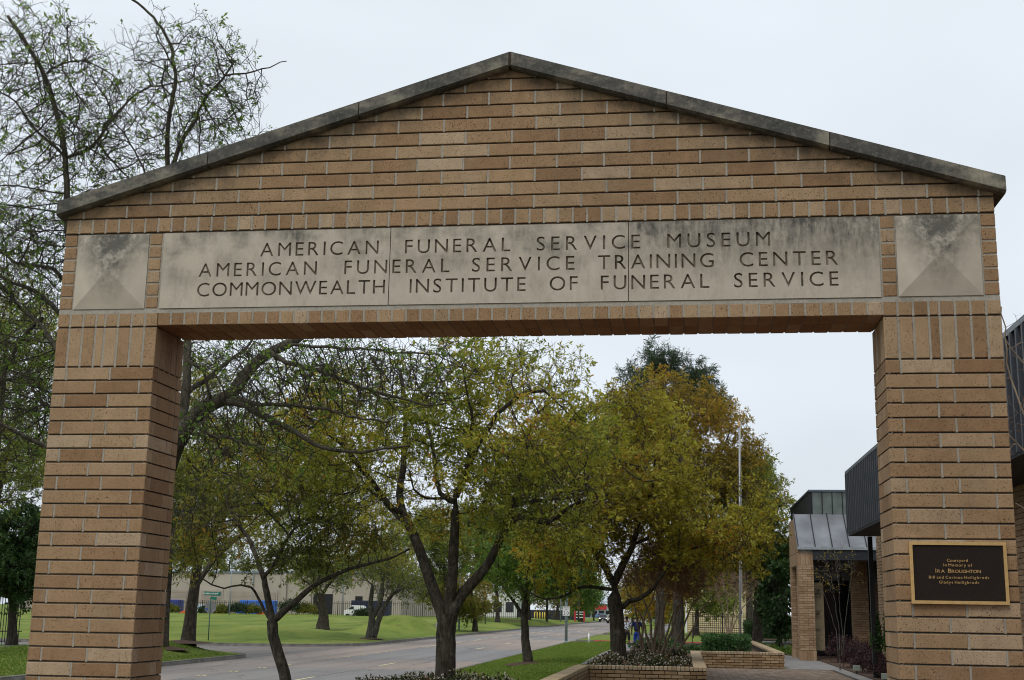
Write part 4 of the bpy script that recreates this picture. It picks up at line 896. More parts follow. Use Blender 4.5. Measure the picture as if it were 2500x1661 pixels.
 't0':([(0.3,0.17,[(-6.64,9.5,-0.16),(-6.69,9.5,1.11),(-6.7,9.5,2.29),(-6.63,9.5,3.07),(-6.56,9.5,3.62),(-6.45,9.5,4.06),(-6.29,9.5,4.37)]),(0.135,0.045,[(-6.29,9.5,4.37),(-6.05,9.5,4.68),(-5.8,9.5,4.84),(-5.55,9.5,4.96),(-5.45,9.7,5.22),(-5.27,9.9,5.58),(-5.12,10.0,5.72),(-4.96,10.1,5.84),(-4.79,10.2,5.96),(-4.46,10.4,6.2),(-3.74,10.7,6.46)]),(0.065,0.015,[(-5.68,9.5,4.88),(-5.38,9.4,4.82),(-5.05,9.2,4.69),(-4.69,9.1,4.49),(-4.34,9.0,4.33),(-3.93,8.9,4.1),(-3.6,8.8,4.03),(-3.27,8.7,3.99),(-2.9,8.6,4.03),(-2.52,8.5,4.06)]),(0.04,0.012,[(-5.55,9.5,4.93),(-5.05,9.2,4.78),(-4.45,8.9,4.7),(-3.75,8.6,4.59),(-3.25,8.3,4.43),(-2.71,8.0,4.32)]),(0.045,0.012,[(-5.12,10.0,5.72),(-4.75,9.7,5.5),(-4.29,9.5,5.36),(-3.79,9.3,5.16),(-3.29,9.1,4.97),(-2.88,8.9,4.84),(-2.29,8.7,4.66),(-2.02,8.5,4.65)]),(0.03,0.01,[(-4.89,10.1,5.86),(-4.11,9.7,5.72),(-3.42,9.5,5.64),(-2.74,9.3,5.54),(-2.07,9.0,5.43)]),(0.03,0.01,[(-6.23,9.5,4.43),(-5.74,9.1,4.3),(-5.22,8.7,4.2),(-4.58,8.3,4.0),(-4.09,7.9,3.83)]),(0.035,0.015,[(-5.84,9.5,4.82),(-5.82,9.3,5.02),(-5.87,9.2,5.26),(-5.98,9.1,5.34),(-6.08,9.1,5.43)]),(0.06,0.02,[(-6.29,9.5,4.37),(-6.44,10.0,5.05),(-6.27,10.3,5.33),(-6.0,10.6,5.72),(-5.84,10.9,5.98),(-5.75,11.0,6.21)]),(0.09,0.04,[(-6.34,9.5,4.21),(-6.35,9.7,4.78),(-6.37,9.8,5.24),(-6.43,9.9,5.72),(-6.52,10.0,6.14),(-6.64,10.1,6.83),(-6.84,10.3,7.58)]),(0.08,0.02,[(-6.43,9.5,4.06),(-7.33,9.7,4.78),(-8.2,10.0,5.46),(-8.72,10.1,5.84),(-9.17,10.3,6.31),(-9.58,10.4,6.61),(-10.04,10.5,7.04),(-10.64,10.7,7.49)]),(0.08,0.02,[(-6.29,9.5,4.43),(-7.8,10.3,5.54),(-9.07,10.7,6.61),(-9.55,10.9,6.97),(-9.87,11.0,7.12),(-10.46,11.2,7.37),(-10.96,11.3,7.96)]),(0.055,0.02,[(-7.8,10.3,5.54),(-8.73,10.7,6.74),(-9.39,11.0,7.43),(-9.99,11.3,7.57),(-10.54,11.5,7.8),(-11.16,11.7,8.39)]),(0.065,0.02,[(-6.5,9.5,3.07),(-7.33,9.2,3.65),(-8.13,8.9,4.11),(-8.42,8.7,4.26),(-8.65,8.5,4.39),(-9.05,8.5,4.6)]),(0.05,0.015,[(-6.49,9.5,3.62),(-7.78,10.0,4.51),(-9.04,10.5,5.02),(-9.66,10.9,5.54),(-10.29,11.2,5.74)]),(0.09,0.03,[(-6.43,9.5,4.12),(-7.24,9.9,5.14),(-8.31,10.3,6.64),(-8.85,10.5,7.68),(-8.94,10.5,8.11),(-9.07,10.5,9.13),(-9.31,10.6,9.92),(-9.75,10.7,10.89),(-10.22,10.8,11.57),(-10.64,10.9,12.11)]),(0.03,0.01,[(-9.12,10.5,9.28),(-9.31,10.4,9.47),(-9.48,10.2,9.62),(-9.73,9.9,10.02),(-9.92,9.7,10.13),(-10.11,9.5,10.23)]),(0.035,0.012,[(-9.05,10.5,9.24),(-8.76,10.7,9.49),(-8.59,10.9,9.94),(-8.42,11.1,10.39),(-8.12,11.2,10.73),(-7.64,11.3,10.87),(-7.35,11.5,11.06)]),(0.02,0.01,[(-9.73,10.7,10.85),(-9.48,10.8,11.11),(-9.16,10.9,11.18),(-8.81,11.0,11.06),(-8.54,11.1,10.86)]),(0.055,0.02,[(-6.84,10.3,7.58),(-7.09,10.4,8.46),(-7.24,10.5,8.93),(-7.3,10.5,9.81),(-7.27,10.6,10.59),(-7.41,10.7,11.17),(-7.64,10.7,11.64),(-8.05,10.8,12.09),(-8.38,10.8,12.34)]),(0.045,0.015,[(-7.2,10.5,8.86),(-7.1,10.6,9.47),(-6.89,10.7,9.94),(-6.84,10.8,10.28),(-6.54,10.9,10.76),(-6.41,11.0,11.11)]),(0.02,0.008,[(-6.51,10.9,10.8),(-6.18,11.0,10.87),(-5.92,11.1,10.98),(-5.52,11.2,11.16)]),(0.02,0.008,[(-6.84,10.7,9.98),(-6.79,10.7,9.57),(-6.82,10.8,9.24)]),(0.03,0.01,[(-6.84,10.3,7.58),(-7.24,10.1,8.37),(-7.6,9.8,9.18),(-7.94,9.7,9.58)]),(0.05,0.015,[(-9.14,10.3,6.38),(-9.58,10.4,5.92),(-9.8,10.5,5.46),(-10.16,10.6,4.94)])],[(-9.6,10.7,10.5,1.19,1.8,1.45,0.55),(-6.96,10.8,10.44,1.17,1.6,1.2,0.6),(-8.06,10.5,9.25,1.43,1.6,0.75,0.4),(-9.85,10.7,7.76,0.82,2.0,1.45,0.8),(-9.34,10.1,5.19,0.67,2.0,1.22,0.9),(-4.29,9.3,5.14,1.75,1.6,0.58,0.9),(-5.19,9.3,4.4,1.05,1.4,0.64,0.4),(-5.89,10.3,5.73,1.05,1.0,0.37,0.4),(-3.0,9.1,5.27,1.44,1.2,0.46,0.5)]),
 't19':([(0.2,0.1,[(-19.56,41.0,-2.32),(-19.6,41.0,-0.12),(-19.58,41.0,2.27),(-18.97,41.0,5.22),(-17.74,41.0,7.55)])],[(-16.43,41.0,8.89,4.01,4.0,2.41,1.5),(-18.64,41.0,10.44,1.44,3.0,1.6,0.5),(-13.88,41.0,9.73,2.08,3.0,1.76,0.7)]),
 'bg7':([(0.5,0.1,[(-106.06,290.0,-0.06),(-106.49,290.0,6.65),(-106.86,290.0,12.45)])],[(-111.03,290.0,13.38,10.58,9.0,4.33,1.0),(-96.68,290.0,12.56,8.65,9.0,3.85,1.0)]),
 'bg8':([(0.5,0.1,[(-75.72,285.0,0.43),(-76.01,285.0,6.94),(-76.25,285.0,12.58)])],[(-79.24,285.0,13.49,10.4,9.0,4.73,1.0),(-68.4,285.0,11.72,7.56,9.0,4.73,1.0)]),
 't20':([(0.25,0.1,[(-19.96,28.5,-3.3),(-20.23,28.5,1.47),(-20.1,28.5,5.21),(-20.1,28.5,9.11)])],[(-20.07,28.5,10.18,1.44,3.5,2.4,1.2),(-19.41,28.5,6.5,1.32,3.5,1.8,1.0),(-20.53,28.5,13.18,0.96,2.5,1.44,0.5)]),
 't7':([(0.3,0.16,[(-21.03,48.0,0.14),(-21.01,48.0,0.9),(-20.95,48.0,1.99),(-20.87,48.0,3.09),(-20.79,48.0,4.2),(-20.71,48.0,5.51),(-20.71,48.0,7.02)]),(0.12,0.05,[(-20.79,48.0,4.2),(-20.0,48.0,5.33),(-19.29,48.0,6.46)])],[(-20.72,48.0,7.21,2.38,4.5,3.11,1.4),(-18.79,48.0,7.78,2.01,4.0,2.19,0.8),(-22.04,48.0,8.93,1.65,4.0,2.19,0.6)]),
 't7b':([(0.13,0.08,[(-20.45,44.0,0.14),(-20.48,44.0,1.11),(-20.48,44.0,2.3),(-20.49,44.0,3.16),(-20.59,44.0,4.89),(-20.64,44.0,6.65)])],[(-20.35,44.0,5.24,1.19,2.5,2.38,1.0)]),
 't8':([(0.5,0.3,[(-30.58,104.0,0.15),(-30.56,104.0,1.26),(-30.8,104.0,2.33),(-31.02,104.0,3.04)]),(0.2,0.08,[(-30.89,104.0,2.68),(-30.3,104.0,3.77),(-29.58,104.0,4.5)]),(0.2,0.08,[(-30.8,104.0,2.33),(-31.42,104.0,3.39),(-31.66,104.0,4.47)]),(0.15,0.06,[(-31.08,104.0,0.29),(-30.86,104.0,1.25),(-31.12,104.0,1.96),(-31.57,104.0,2.67)])],[(-30.75,104.0,5.21,2.72,6.0,2.0,1.0)]),
 't9':([(0.28,0.12,[(-19.88,78.0,0.19),(-19.83,78.0,1.17),(-19.96,78.0,2.26),(-19.86,78.0,3.36)]),(0.26,0.08,[(-19.59,78.0,0.06),(-19.42,78.0,0.9),(-18.95,78.0,2.0),(-18.41,78.0,2.83),(-17.57,78.0,3.26)]),(0.2,0.06,[(-19.83,78.0,1.17),(-19.38,78.0,2.0),(-19.13,78.0,3.1),(-19.32,78.0,4.2)])],[(-19.03,78.0,4.2,2.51,4.0,1.68,1.0),(-17.29,78.0,3.4,1.68,3.0,1.12,0.5)]),
 't10':([(0.26,0.09,[(-29.98,71.0,-0.3),(-29.96,71.0,2.57),(-27.71,71.0,5.71),(-23.49,71.0,8.35)])],[(-22.96,71.0,8.62,4.37,5.0,3.6,1.2),(-19.14,71.0,7.59,2.57,4.0,2.57,0.7)]),
 't11':([(0.3,0.1,[(-25.03,175.0,0.62),(-25.23,175.0,4.74),(-25.5,175.0,9.95),(-25.91,175.0,15.81)])],[(-26.12,175.0,11.11,7.1,7.0,6.51,1.3)]),
 't12':([(0.3,0.1,[(-22.87,195.0,0.44),(-23.07,195.0,5.13),(-23.12,195.0,8.96)])],[(-21.15,195.0,8.98,7.87,9.0,4.92,1.3)]),
 't13':([(0.4,0.1,[(-20.44,270.0,0.29),(-20.46,270.0,4.77),(-20.48,270.0,9.97)])],[(-20.46,270.0,6.49,4.93,9.0,4.93,1.2)]),
 't14':([(0.25,0.1,[(-19.44,120.0,0.42),(-19.56,120.0,2.23),(-19.93,120.0,3.83)])],[(-19.91,120.0,2.83,2.28,4.0,1.87,1.0),(-22.86,120.0,3.79,2.49,4.0,1.87,0.6)]),
 't15':([(0.2,0.1,[(-25.18,40.0,0.43),(-25.36,40.0,2.18),(-25.56,40.0,4.12)])],[(-25.46,40.0,3.96,1.57,4.0,1.81,1.5),(-24.89,40.0,2.67,0.94,3.0,0.94,0.6)]),
 't16':([(0.2,0.08,[(-22.78,34.0,0.03),(-23.01,34.0,2.83),(-23.01,34.0,4.99),(-22.85,34.0,6.45)])],[(-22.72,34.0,6.74,1.52,4.0,1.79,1.3),(-23.42,36.0,10.88,1.3,4.0,2.6,0.8)]),
 'pine':([(0.35,0.1,[(-0.26,72.0,-0.7),(-0.17,72.0,4.25),(-0.03,72.0,11.91),(0.11,72.0,18.26)]),(0.1,0.04,[(0.02,72.0,14.53),(1.44,72.0,15.84),(2.22,72.0,16.63)])],[(-0.11,72.0,17.46,1.61,3.0,1.04,1.0),(-1.42,72.0,16.4,1.04,3.0,1.3,0.6),(1.96,72.0,15.97,1.61,3.0,1.17,1.0),(3.36,72.0,14.78,0.91,3.0,1.3,0.6),(0.66,72.0,15.58,2.08,3.0,1.56,0.6)]),
 'pine2':([(0.3,0.1,[(5.6,80.0,0.24),(5.72,80.0,5.93),(5.92,80.0,12.05)])],[(5.98,80.0,11.21,1.09,3.0,1.72,1.0),(6.07,80.0,8.97,1.29,3.0,1.72,1.0)]),
 't17':([(0.3,0.1,[(-31.17,128.0,0.03),(-31.02,128.0,4.26),(-29.68,128.0,8.64)])],[(-29.0,128.0,8.65,5.28,6.0,3.52,1.0)]),
 't18':([(0.25,0.1,[(-20.95,112.0,-0.1),(-21.06,112.0,4.06),(-21.48,112.0,7.89)])],[(-21.68,112.0,7.89,3.5,4.0,3.5,1.0)]),
 'cm1':([(0.045,0.018,[(0.3,30.0,0.61),(0.16,30.0,1.08),(0.02,30.0,1.67),(-0.26,30.0,2.08),(-0.44,30.0,2.5)]),(0.05,0.02,[(0.34,30.0,0.61),(0.28,30.0,1.2),(0.23,30.0,1.79),(0.05,30.0,2.27),(-0.07,30.0,2.74)]),(0.05,0.02,[(0.37,30.0,0.61),(0.4,30.0,1.26),(0.53,30.0,1.91),(0.47,30.0,2.39),(0.29,30.0,2.87)]),(0.05,0.02,[(0.46,30.0,0.62),(0.58,30.0,1.21),(0.62,30.0,1.8),(0.78,30.0,2.39),(0.72,30.0,2.99)]),(0.05,0.02,[(0.54,30.0,0.62),(0.89,30.0,1.33),(1.01,30.0,1.8),(1.2,30.0,2.28),(1.26,30.0,2.76)]),(0.045,0.018,[(0.76,30.0,0.62),(1.12,30.0,1.22),(1.31,30.0,1.63),(1.49,30.0,2.05),(1.86,30.0,2.41)]),(0.04,0.015,[(1.01,30.0,0.72),(1.48,30.0,1.34),(1.76,30.0,1.93),(2.04,30.0,2.29),(2.28,30.0,2.53)]),(0.04,0.015,[(-0.01,30.0,0.75),(-0.08,30.0,1.31),(-0.17,30.0,1.78),(-0.22,30.0,2.14),(-0.38,30.0,2.38)]),(0.045,0.018,[(0.05,30.0,0.72),(0.04,30.0,1.31),(0.11,30.0,1.79),(0.29,30.0,2.15),(0.41,30.0,2.51)]),(0.04,0.015,[(0.7,30.0,0.62),(0.7,30.0,1.09),(0.89,30.0,1.68),(1.07,30.0,2.04),(1.5,30.0,2.17),(1.76,30.0,2.41)])],[(0.66,30.0,2.87,1.5,1.5,0.56,1.0),(1.03,30.0,3.66,1.37,1.5,0.62,1.0)]),
 'cm2':([(0.05,0.02,[(3.31,55.0,0.96),(3.18,55.0,1.82),(2.94,55.0,2.6),(2.76,55.0,3.18)]),(0.05,0.02,[(3.36,55.0,0.96),(3.38,55.0,1.83),(3.28,55.0,2.8),(3.15,55.0,3.38)]),(0.05,0.02,[(3.42,55.0,0.96),(3.62,55.0,1.83),(3.83,55.0,2.61),(4.13,55.0,3.1)]),(0.05,0.02,[(3.48,55.0,0.96),(3.81,55.0,1.74),(4.21,55.0,2.32),(4.61,55.0,2.72)])],[(3.54,55.0,3.19,1.23,1.5,0.62,1.0)]),
 'cm3':([(0.018,0.008,[(6.5,37.0,0.52),(6.51,37.0,1.34),(6.43,37.0,2.16),(6.32,37.0,2.99),(6.2,37.0,3.55)]),(0.018,0.008,[(6.56,37.0,0.52),(6.62,37.0,1.34),(6.56,37.0,2.16),(6.56,37.0,2.86),(6.48,37.0,3.55)]),(0.018,0.008,[(6.61,37.0,0.52),(6.7,37.0,1.34),(6.81,37.0,2.17),(6.93,37.0,2.86),(7.03,37.0,3.42)]),(0.016,0.008,[(6.45,37.0,0.52),(6.4,37.0,1.34),(6.18,37.0,2.16),(5.97,37.0,2.85)])],[(6.47,37.0,3.41,0.81,1.2,0.88,1.0)]),
 'cm4':([(0.03,0.006,[(5.26,4.5,1.12),(5.16,4.5,2.28),(4.88,4.5,3.28),(4.61,4.5,4.08),(4.54,4.5,4.76),(4.53,4.5,4.98)]),(0.025,0.006,[(5.16,4.5,2.28),(5.01,4.5,2.88),(4.73,4.5,3.41),(4.51,4.5,3.66),(4.45,4.5,3.74)]),(0.025,0.006,[(5.12,4.5,2.36),(5.05,4.5,3.49),(4.86,4.5,4.12),(4.68,4.5,4.41),(4.55,4.5,4.63)]),(0.02,0.006,[(5.18,4.5,2.08),(4.99,4.5,2.6),(4.73,4.5,2.83),(4.54,4.5,2.96)])],[(4.73,4.5,3.99,0.28,0.7,0.99,1.0)]),
}
# ---------------------------------------------------------------- trees
def resample(pts,step):
    P=[np.array(p,float) for p in pts]
    # catmull-rom
    o=[P[0]]
    for i in range(len(P)-1):
        p0=P[max(0,i-1)];p1=P[i];p2=P[i+1];p3=P[min(len(P)-1,i+2)]
        n=max(1,int(np.linalg.norm(p2-p1)/step+.5))
        for k in range(1,n+1):
            t=k/n; o.append(.5*((2*p1)+(p2-p0)*t+(2*p0-5*p1+4*p2-p3)*t*t+(-p0+3*p1-3*p2+p3)*t**3))
    return np.array(o)
def build_tree(name,limbs,crowns,label,cat,seed,n_attr,step,leafm,barkm,leaf_sz,n_tw=3,tw_len=.4,leaves=3,tint=(0,1),group=None,gr=.6,droop=0.,tip=.007,leafy=1.0,clump=1.0,lw=.42,trunk_base=None,sub=True,up=.15,hole=-.35):
    rg=np.random.default_rng(seed)
    Pn=[];par=[];rad=[];guide=[]
    for li,(r0,r1,pts) in enumerate(limbs):
        q=resample(pts,step); m=len(q)
        q[1:-1]+=rg.normal(0,.004+.012*min(r0,.1)+.03*step*(r0<.06),(max(0,m-2),3))*(1 if m>2 else 0)
        base=len(Pn)
        if li==0: q=np.concatenate([[q[0]-np.array([0,0,1.])*max(.45,q[0][2]-float(height(q[0][0],q[0][1]))+.25)],q]); m=len(q); cum=np.concatenate([[0],np.cumsum(np.linalg.norm(np.diff(q,axis=0),axis=1))])
        if li==0 or not Pn: parent=-1
        else:
            A=np.array(Pn); dd=np.linalg.norm(A-q[0],axis=1); parent=int(dd.argmin())
            if dd[parent]>2.5*step+.6: parent=-1
        for i in range(m):
            Pn.append(q[i]); par.append(parent if i==0 else base+i-1); rad.append((r0+(r1-r0)*(i/max(1,m-1))**.8)*(1+.55*math.exp(-cum[i]/(.45+r0)) if li==0 else 1)); guide.append(True)
    ng=len(Pn)
    # attractors
    wts=np.array([c[6]*(c[3]*c[4]*c[5])**(.6) for c in crowns]); wts/=wts.sum()
    at=[]
    for c,wt in zip(crowns,wts):
        n=int(n_attr*wt); v=rg.normal(size=(n,3)); v/=np.linalg.norm(v,axis=1)[:,None]; rr=rg.random(n)**(1/2.2)*np.where(rg.random(n)<.1,1.22,1.); at.append(np.array(c[:3])+v*rr[:,None]*np.array([c[3],c[4],c[5]]))
    at=np.concatenate(at)
    # knock irregular holes in the crown
    ph=rg.uniform(0,6.28,6); k=1.9/max(.5,np.mean([c[3] for c in crowns]))*1.6
    fld=np.sin(at[:,0]*k+ph[0])*np.sin(at[:,1]*k+ph[1])+np.sin(at[:,2]*k*1.2+ph[2])*np.cos(at[:,0]*k*.7+ph[3])
    at=at[fld>hole]
    P=np.array(Pn); nP=len(P)
    D2=np.full(len(at),1e9); NI=np.zeros(len(at),int)
    def upd(idx0,Pnew):
        for s in range(0,len(Pnew),64):
            d=((at[:,None,:]-Pnew[None,s:s+64,:])**2).sum(2); j=d.argmin(1); dm=d[np.arange(len(at)),j]
            b=dm<D2; D2[b]=dm[b]; NI[b]=idx0+s+j[b]
    upd(0,P)
    alive=D2>(step*1.1)**2
    P=list(P); seen=set()
    for it in range(140):
        ia=np.where(alive)[0]
        if len(ia)==0: break
        ni=NI[ia]; Pa=np.array(P); dirv=at[ia]-Pa[ni]; dist=np.linalg.norm(dirv,axis=1)+1e-9; dirv/=dist[:,None]
        acc=np.zeros((len(P),3)); np.add.at(acc,ni,dirv)
        act=np.unique(ni); a=acc[act]; a+=rg.normal(0,.35,a.shape); a[:,2]+=up-droop
        a/=np.linalg.norm(a,axis=1)[:,None]+1e-9
        new=Pa[act]+a*step
        newl=[];
        for i_,q in zip(act,new):
            kx=(int(q[0]/step*2.2),int(q[1]/step*2.2),int(q[2]/step*2.2))
            if kx in seen: continue
            seen.add(kx); newl.append((i_,q))
        if not newl: break
        b0=len(P)
        for i_,q in newl: P.append(q); par.append(int(i_)); rad.append(0.); guide.append(False)
        upd(b0,np.array([q for _,q in newl]))
        alive&=D2>(step*1.05)**2
        if len(P)>14000: break
    P=np.array(P); par=np.array(par); n=len(P)
    # radii by the pipe model
    rad=np.array(rad); ex=2.1; acc=np.zeros(n)
    for i in range(n-1,ng-1,-1):
        r=acc[i]**(1/ex) if acc[i]>0 else tip
        rad[i]=r
        if par[i]>=ng: acc[par[i]]+=r**ex
    for i in range(ng,n):
        cap=rad[par[i]]*(.62 if par[i]<ng else .97); 
        if rad[i]>cap: rad[i]=cap
        rad[i]=max(rad[i],tip*.8)
    # children count for thin nodes -> twigs
    thin=np.where((rad<tip*4.5)&(np.arange(n)>=ng))[0]
    src=np.repeat(thin,n_tw); 
    pk=rg.random(len(src))<.9; src=src[pk]
    pd=P[src]-P[np.maximum(par[src],0)]; pd/=np.linalg.norm(pd,axis=1)[:,None]+1e-9
    dv=rg.normal(size=pd.shape); dv/=np.linalg.norm(dv,axis=1)[:,None]
    d0=pd*.55+dv*.85; d0[:,2]+=up*.6-droop; d0/=np.linalg.norm(d0,axis=1)[:,None]
    ln=tw_len*rg.uniform(.45,1.25,len(src)); cur=P[src]; pi_=src; TP=[P];TPar=[par];TR=[rad]; tot=n; tips=[]
    segs=3
    for s in range(segs):
        d0=d0+rg.normal(0,.28,d0.shape); d0[:,2]-=droop*.3; d0/=np.linalg.norm(d0,axis=1)[:,None]
        cur=cur+d0*(ln/segs)[:,None]; TP.append(cur); TPar.append(pi_); TR.append(np.full(len(cur),tip*(.75,.6,.45)[s])); pi_=np.arange(tot,tot+len(cur)); tot+=len(cur); tips.append((cur,d0))
    if sub:
        for s_i in (0,1):
            c0,dd0=tips[s_i]; pidx=np.arange(n+s_i*len(c0),n+(s_i+1)*len(c0))
            dv=rg.normal(size=dd0.shape); dv/=np.linalg.norm(dv,axis=1)[:,None]; d1=dd0*.6+dv*.9; d1/=np.linalg.norm(d1,axis=1)[:,None]
            c1=c0+d1*(ln*.38)[:,None]; TP.append(c1);TPar.append(pidx);TR.append(np.full(len(c1),tip*.45)); tot+=len(c1); tips.append((c1,d1))
    PP=np.concatenate(TP); PR=np.concatenate(TPar); RR=np.concatenate(TR)
    root=empty(name,tuple(limbs[0][2][0]),label,cat,group)
    o3=Vector(root.location)
    # tubes
    dirs=PP-PP[np.maximum(PR,0)]; ln_=np.linalg.norm(dirs,axis=1); dirs[ln_<1e-6]=(0,0,1); dirs/=np.linalg.norm(dirs,axis=1)[:,None]
    # smooth the direction at guide nodes with the next one
    nxt=dirs.copy()
    for i in range(ng-1):
        if PR[i+1]==i: nxt[i]=dirs[i]+dirs[i+1]
    nxt/=np.linalg.norm(nxt,axis=1)[:,None]
    ref=np.array([.31,.83,.47]); ref/=np.linalg.norm(ref)
    def frame(d):
        u=np.cross(d,ref); u/=np.linalg.norm(u,axis=1)[:,None]+1e-9; v=np.cross(d,u); return u,v
    U_,V_=frame(nxt)
    def ring(cen,u,v,r,k,rough=0):
        an=np.arange(k)*2*np.pi/k
        rr=r[:,None]*(1+(rg.normal(0,rough,(len(r),k)) if rough else 0))
        return cen[:,None,:]+u[:,None,:]*(np.cos(an)[None,:]*rr)[:,:,None]+v[:,None,:]*(np.sin(an)[None,:]*rr)[:,:,None]
    hasp=PR>=0; idx=np.where(hasp&(ln_>1e-4))[0]
    # whether a node simply continues its parent
    cont=np.zeros(len(PP),bool); first={}
    pr=PR[idx]; 
    order=np.argsort(-RR[idx],kind='stable')
    seenp=np.zeros(len(PP),bool)
    for j in idx[order] if len(idx)<60000 else idx[order]:
        p=PR[j]
        if not seenp[p]:
            if (j<ng)==(p<ng) or not(p<ng): cont[j]=True
            seenp[p]=True
    def mk(sel,k,nm,smooth,rough=0):
        if len(sel)==0: return None
        ps=PR[sel]; e=ring(PP[sel],U_[sel],V_[sel],RR[sel],k)
        uc,vc=frame(dirs[sel]); c_=cont[sel]
        us=np.where(c_[:,None],U_[ps],uc); vs=np.where(c_[:,None],V_[ps],vc); rs=np.where(c_,RR[ps],np.minimum(RR[sel]*1.25,RR[ps]))
        s_=ring(PP[ps],us,vs,rs,k)
        V=np.concatenate([s_,e],1).reshape(-1,3)-np.array(o3); b=(np.arange(len(sel))*2*k)[:,None]
        i=np.arange(k); Fc=np.stack([b+i,b+(i+1)%k,b+k+(i+1)%k,b+k+i],2).reshape(-1,4)
        return mesh_np(nm,V,Fc,smooth,np.repeat(rg.random(len(sel)),2*k))
    big=idx[RR[idx]>.028]; mid_=idx[(RR[idx]<=.028)&(idx<n)]; sm=idx[idx>=n]
    me=mk(big,10,'trunk',True)
    if me: link('trunk',me,barkm,root)
    me=mk(mid_,5,'branches',True)
    if me: link('branches',me,barkm,root,kind='stuff')
    me=mk(sm,3,'twigs',False)
    if me: link('twigs',me,barkm,root,kind='stuff')
    # leaves
    if leaves>0:
        C0=[];D0=[]
        for ti,(c0,dd) in enumerate(tips):
            C0.append(c0);D0.append(dd)
        C0=np.concatenate(C0);D0=np.concatenate(D0)
        # clumpy presence
        kf=2.2/max(.6,leaf_sz*14)
        f_=np.sin(C0[:,0]*kf+ph[4])+np.sin(C0[:,1]*kf+ph[5])+np.sin(C0[:,2]*kf*1.3+ph[1]); f2=np.sin(C0[:,0]*kf*3.1+ph[2])*np.sin(C0[:,1]*kf*2.7+ph[0])*np.sin(C0[:,2]*kf*3.4+ph[3]); keep=rg.random(len(C0))<np.clip(leafy+(.2*f_+1.25*f2)*min(1,leafy*2.2),0,1)
        C0=C0[keep];D0=D0[keep]; src=np.repeat(np.arange(len(C0)),leaves); m=len(src)
        a=D0[src]*.7+rg.normal(0,.75,(m,3)); a[:,2]-=.15; a/=np.linalg.norm(a,axis=1)[:,None]
        nn=rg.normal(size=(m,3)); nn[:,2]+=.8; side=np.cross(a,nn); side/=np.linalg.norm(side,axis=1)[:,None]+1e-9
        sz=leaf_sz*rg.lognormal(-.08,.32,m); b=C0[src]+rg.normal(0,leaf_sz*.28,(m,3)); up_=np.cross(side,a)*(.12*sz)[:,None]
        V=np.stack([b,b+a*(sz*.5)[:,None]+side*(sz*lw*.5)[:,None]-up_*-1,b+a*sz[:,None],b+a*(sz*.5)[:,None]-side*(sz*lw*.5)[:,None]+up_],1).reshape(-1,3)-np.array(o3)
        base=.5+.28*np.sin(C0[:,0]*kf*.8+ph[0])*np.sin(C0[:,2]*kf*.9+ph[2])+.12*np.sin(C0[:,1]*kf+ph[3])
        tt=np.clip(tint[0]+(tint[1]-tint[0])*(base[src]+rg.normal(0,.2,m)),0,1)
        q=(np.arange(m)*4)[:,None]+np.arange(4); link('crown',mesh_np('crown',V,q,False,np.repeat(tt,4)),leafm,root)
    STATS.append((name,label[:12],n,len(PP)))
    return root
STATS=[]
# palette, bark and sizes for each tree ----------------------------------------
def T(k,name,label,cat='tree',**kw):
    Lm,Cr=TREES[k]; return build_tree(name,Lm,Cr,label,cat,**kw)
T('t1','oak_tree','near three-limbed oak with thick dark trunk seen through the middle of the gateway',seed=1,n_attr=3700,step=.24,leafm=L['olive'],barkm=M['bark'],leaf_sz=.085,n_tw=2,tw_len=.48,leaves=6,leafy=.5,tip=.0055,tint=(.1,1.0),hole=-.6)
T('t2','oak_tree','small dark oak with a crooked low limb beside the left pier',seed=2,n_attr=1350,step=.2,leafm=L['dark'],barkm=M['bark'],leaf_sz=.075,n_tw=3,tw_len=.36,leaves=5,leafy=.38,tip=.006,hole=.0)
T('t3','young_tree','slender young tree on the grass verge by the street kerb',seed=3,n_attr=900,step=.3,leafm=L['green'],barkm=M['bark'],leaf_sz=.12,n_tw=3,tw_len=.5,leaves=5,leafy=.8,tip=.009)
T('t4','oak_tree','golden leaved oak with wide low side limbs standing in the brick planter',seed=4,n_attr=3600,step=.27,leafm=L['gold'],barkm=M['bark'],leaf_sz=.095,n_tw=3,tw_len=.5,leaves=6,leafy=.75,tip=.007)
T('t5','tall_tree','tall rusty brown tree behind the golden oak with a broad ivy-hung trunk',seed=5,n_attr=3200,step=.42,leafm=L['rust'],barkm=M['bark'],leaf_sz=.14,n_tw=3,tw_len=.8,leaves=6,leafy=.75,tip=.01)
T('t6','broad_tree','dark olive tree beside the entrance porch behind the flagpole',seed=6,n_attr=1900,step=.42,leafm=L['mid'],barkm=M['bark'],leaf_sz=.15,n_tw=3,tw_len=.8,leaves=6,leafy=.85,tip=.011)
T('t6b','magnolia_tree','dark glossy magnolia against the left side of the porch',seed=7,n_attr=700,step=.32,leafm=L['ever'],barkm=M['bark'],leaf_sz=.2,n_tw=3,tw_len=.5,leaves=6,leafy=1,tip=.01,lw=.5)
T('t0','large_oak_tree','large oak behind the left pier with bare twiggy branches rising above the gable',seed=8,n_attr=5600,step=.16,leafm=L['green'],barkm=M['bark_moss'],leaf_sz=.06,n_tw=2,tw_len=.34,leaves=5,leafy=.085,tip=.0055,hole=-1.2,gr=.5,tint=(.2,1.),up=.1)
T('t19','airy_tree','full olive tree crown behind the big oak limb inside the arch',seed=61,n_attr=2300,step=.36,leafm=L['olive'],barkm=M['bark'],leaf_sz=.12,n_tw=2,tw_len=.6,leaves=5,leafy=.33,tip=.008,tint=(0,.95))
T('t20','shade_tree','leafy dark green tree left of the gateway behind the bare branches',seed=62,n_attr=2200,step=.3,leafm=L['mid'],barkm=M['bark'],leaf_sz=.09,n_tw=2,tw_len=.5,leaves=5,leafy=.38,tip=.007,tint=(0,.85))
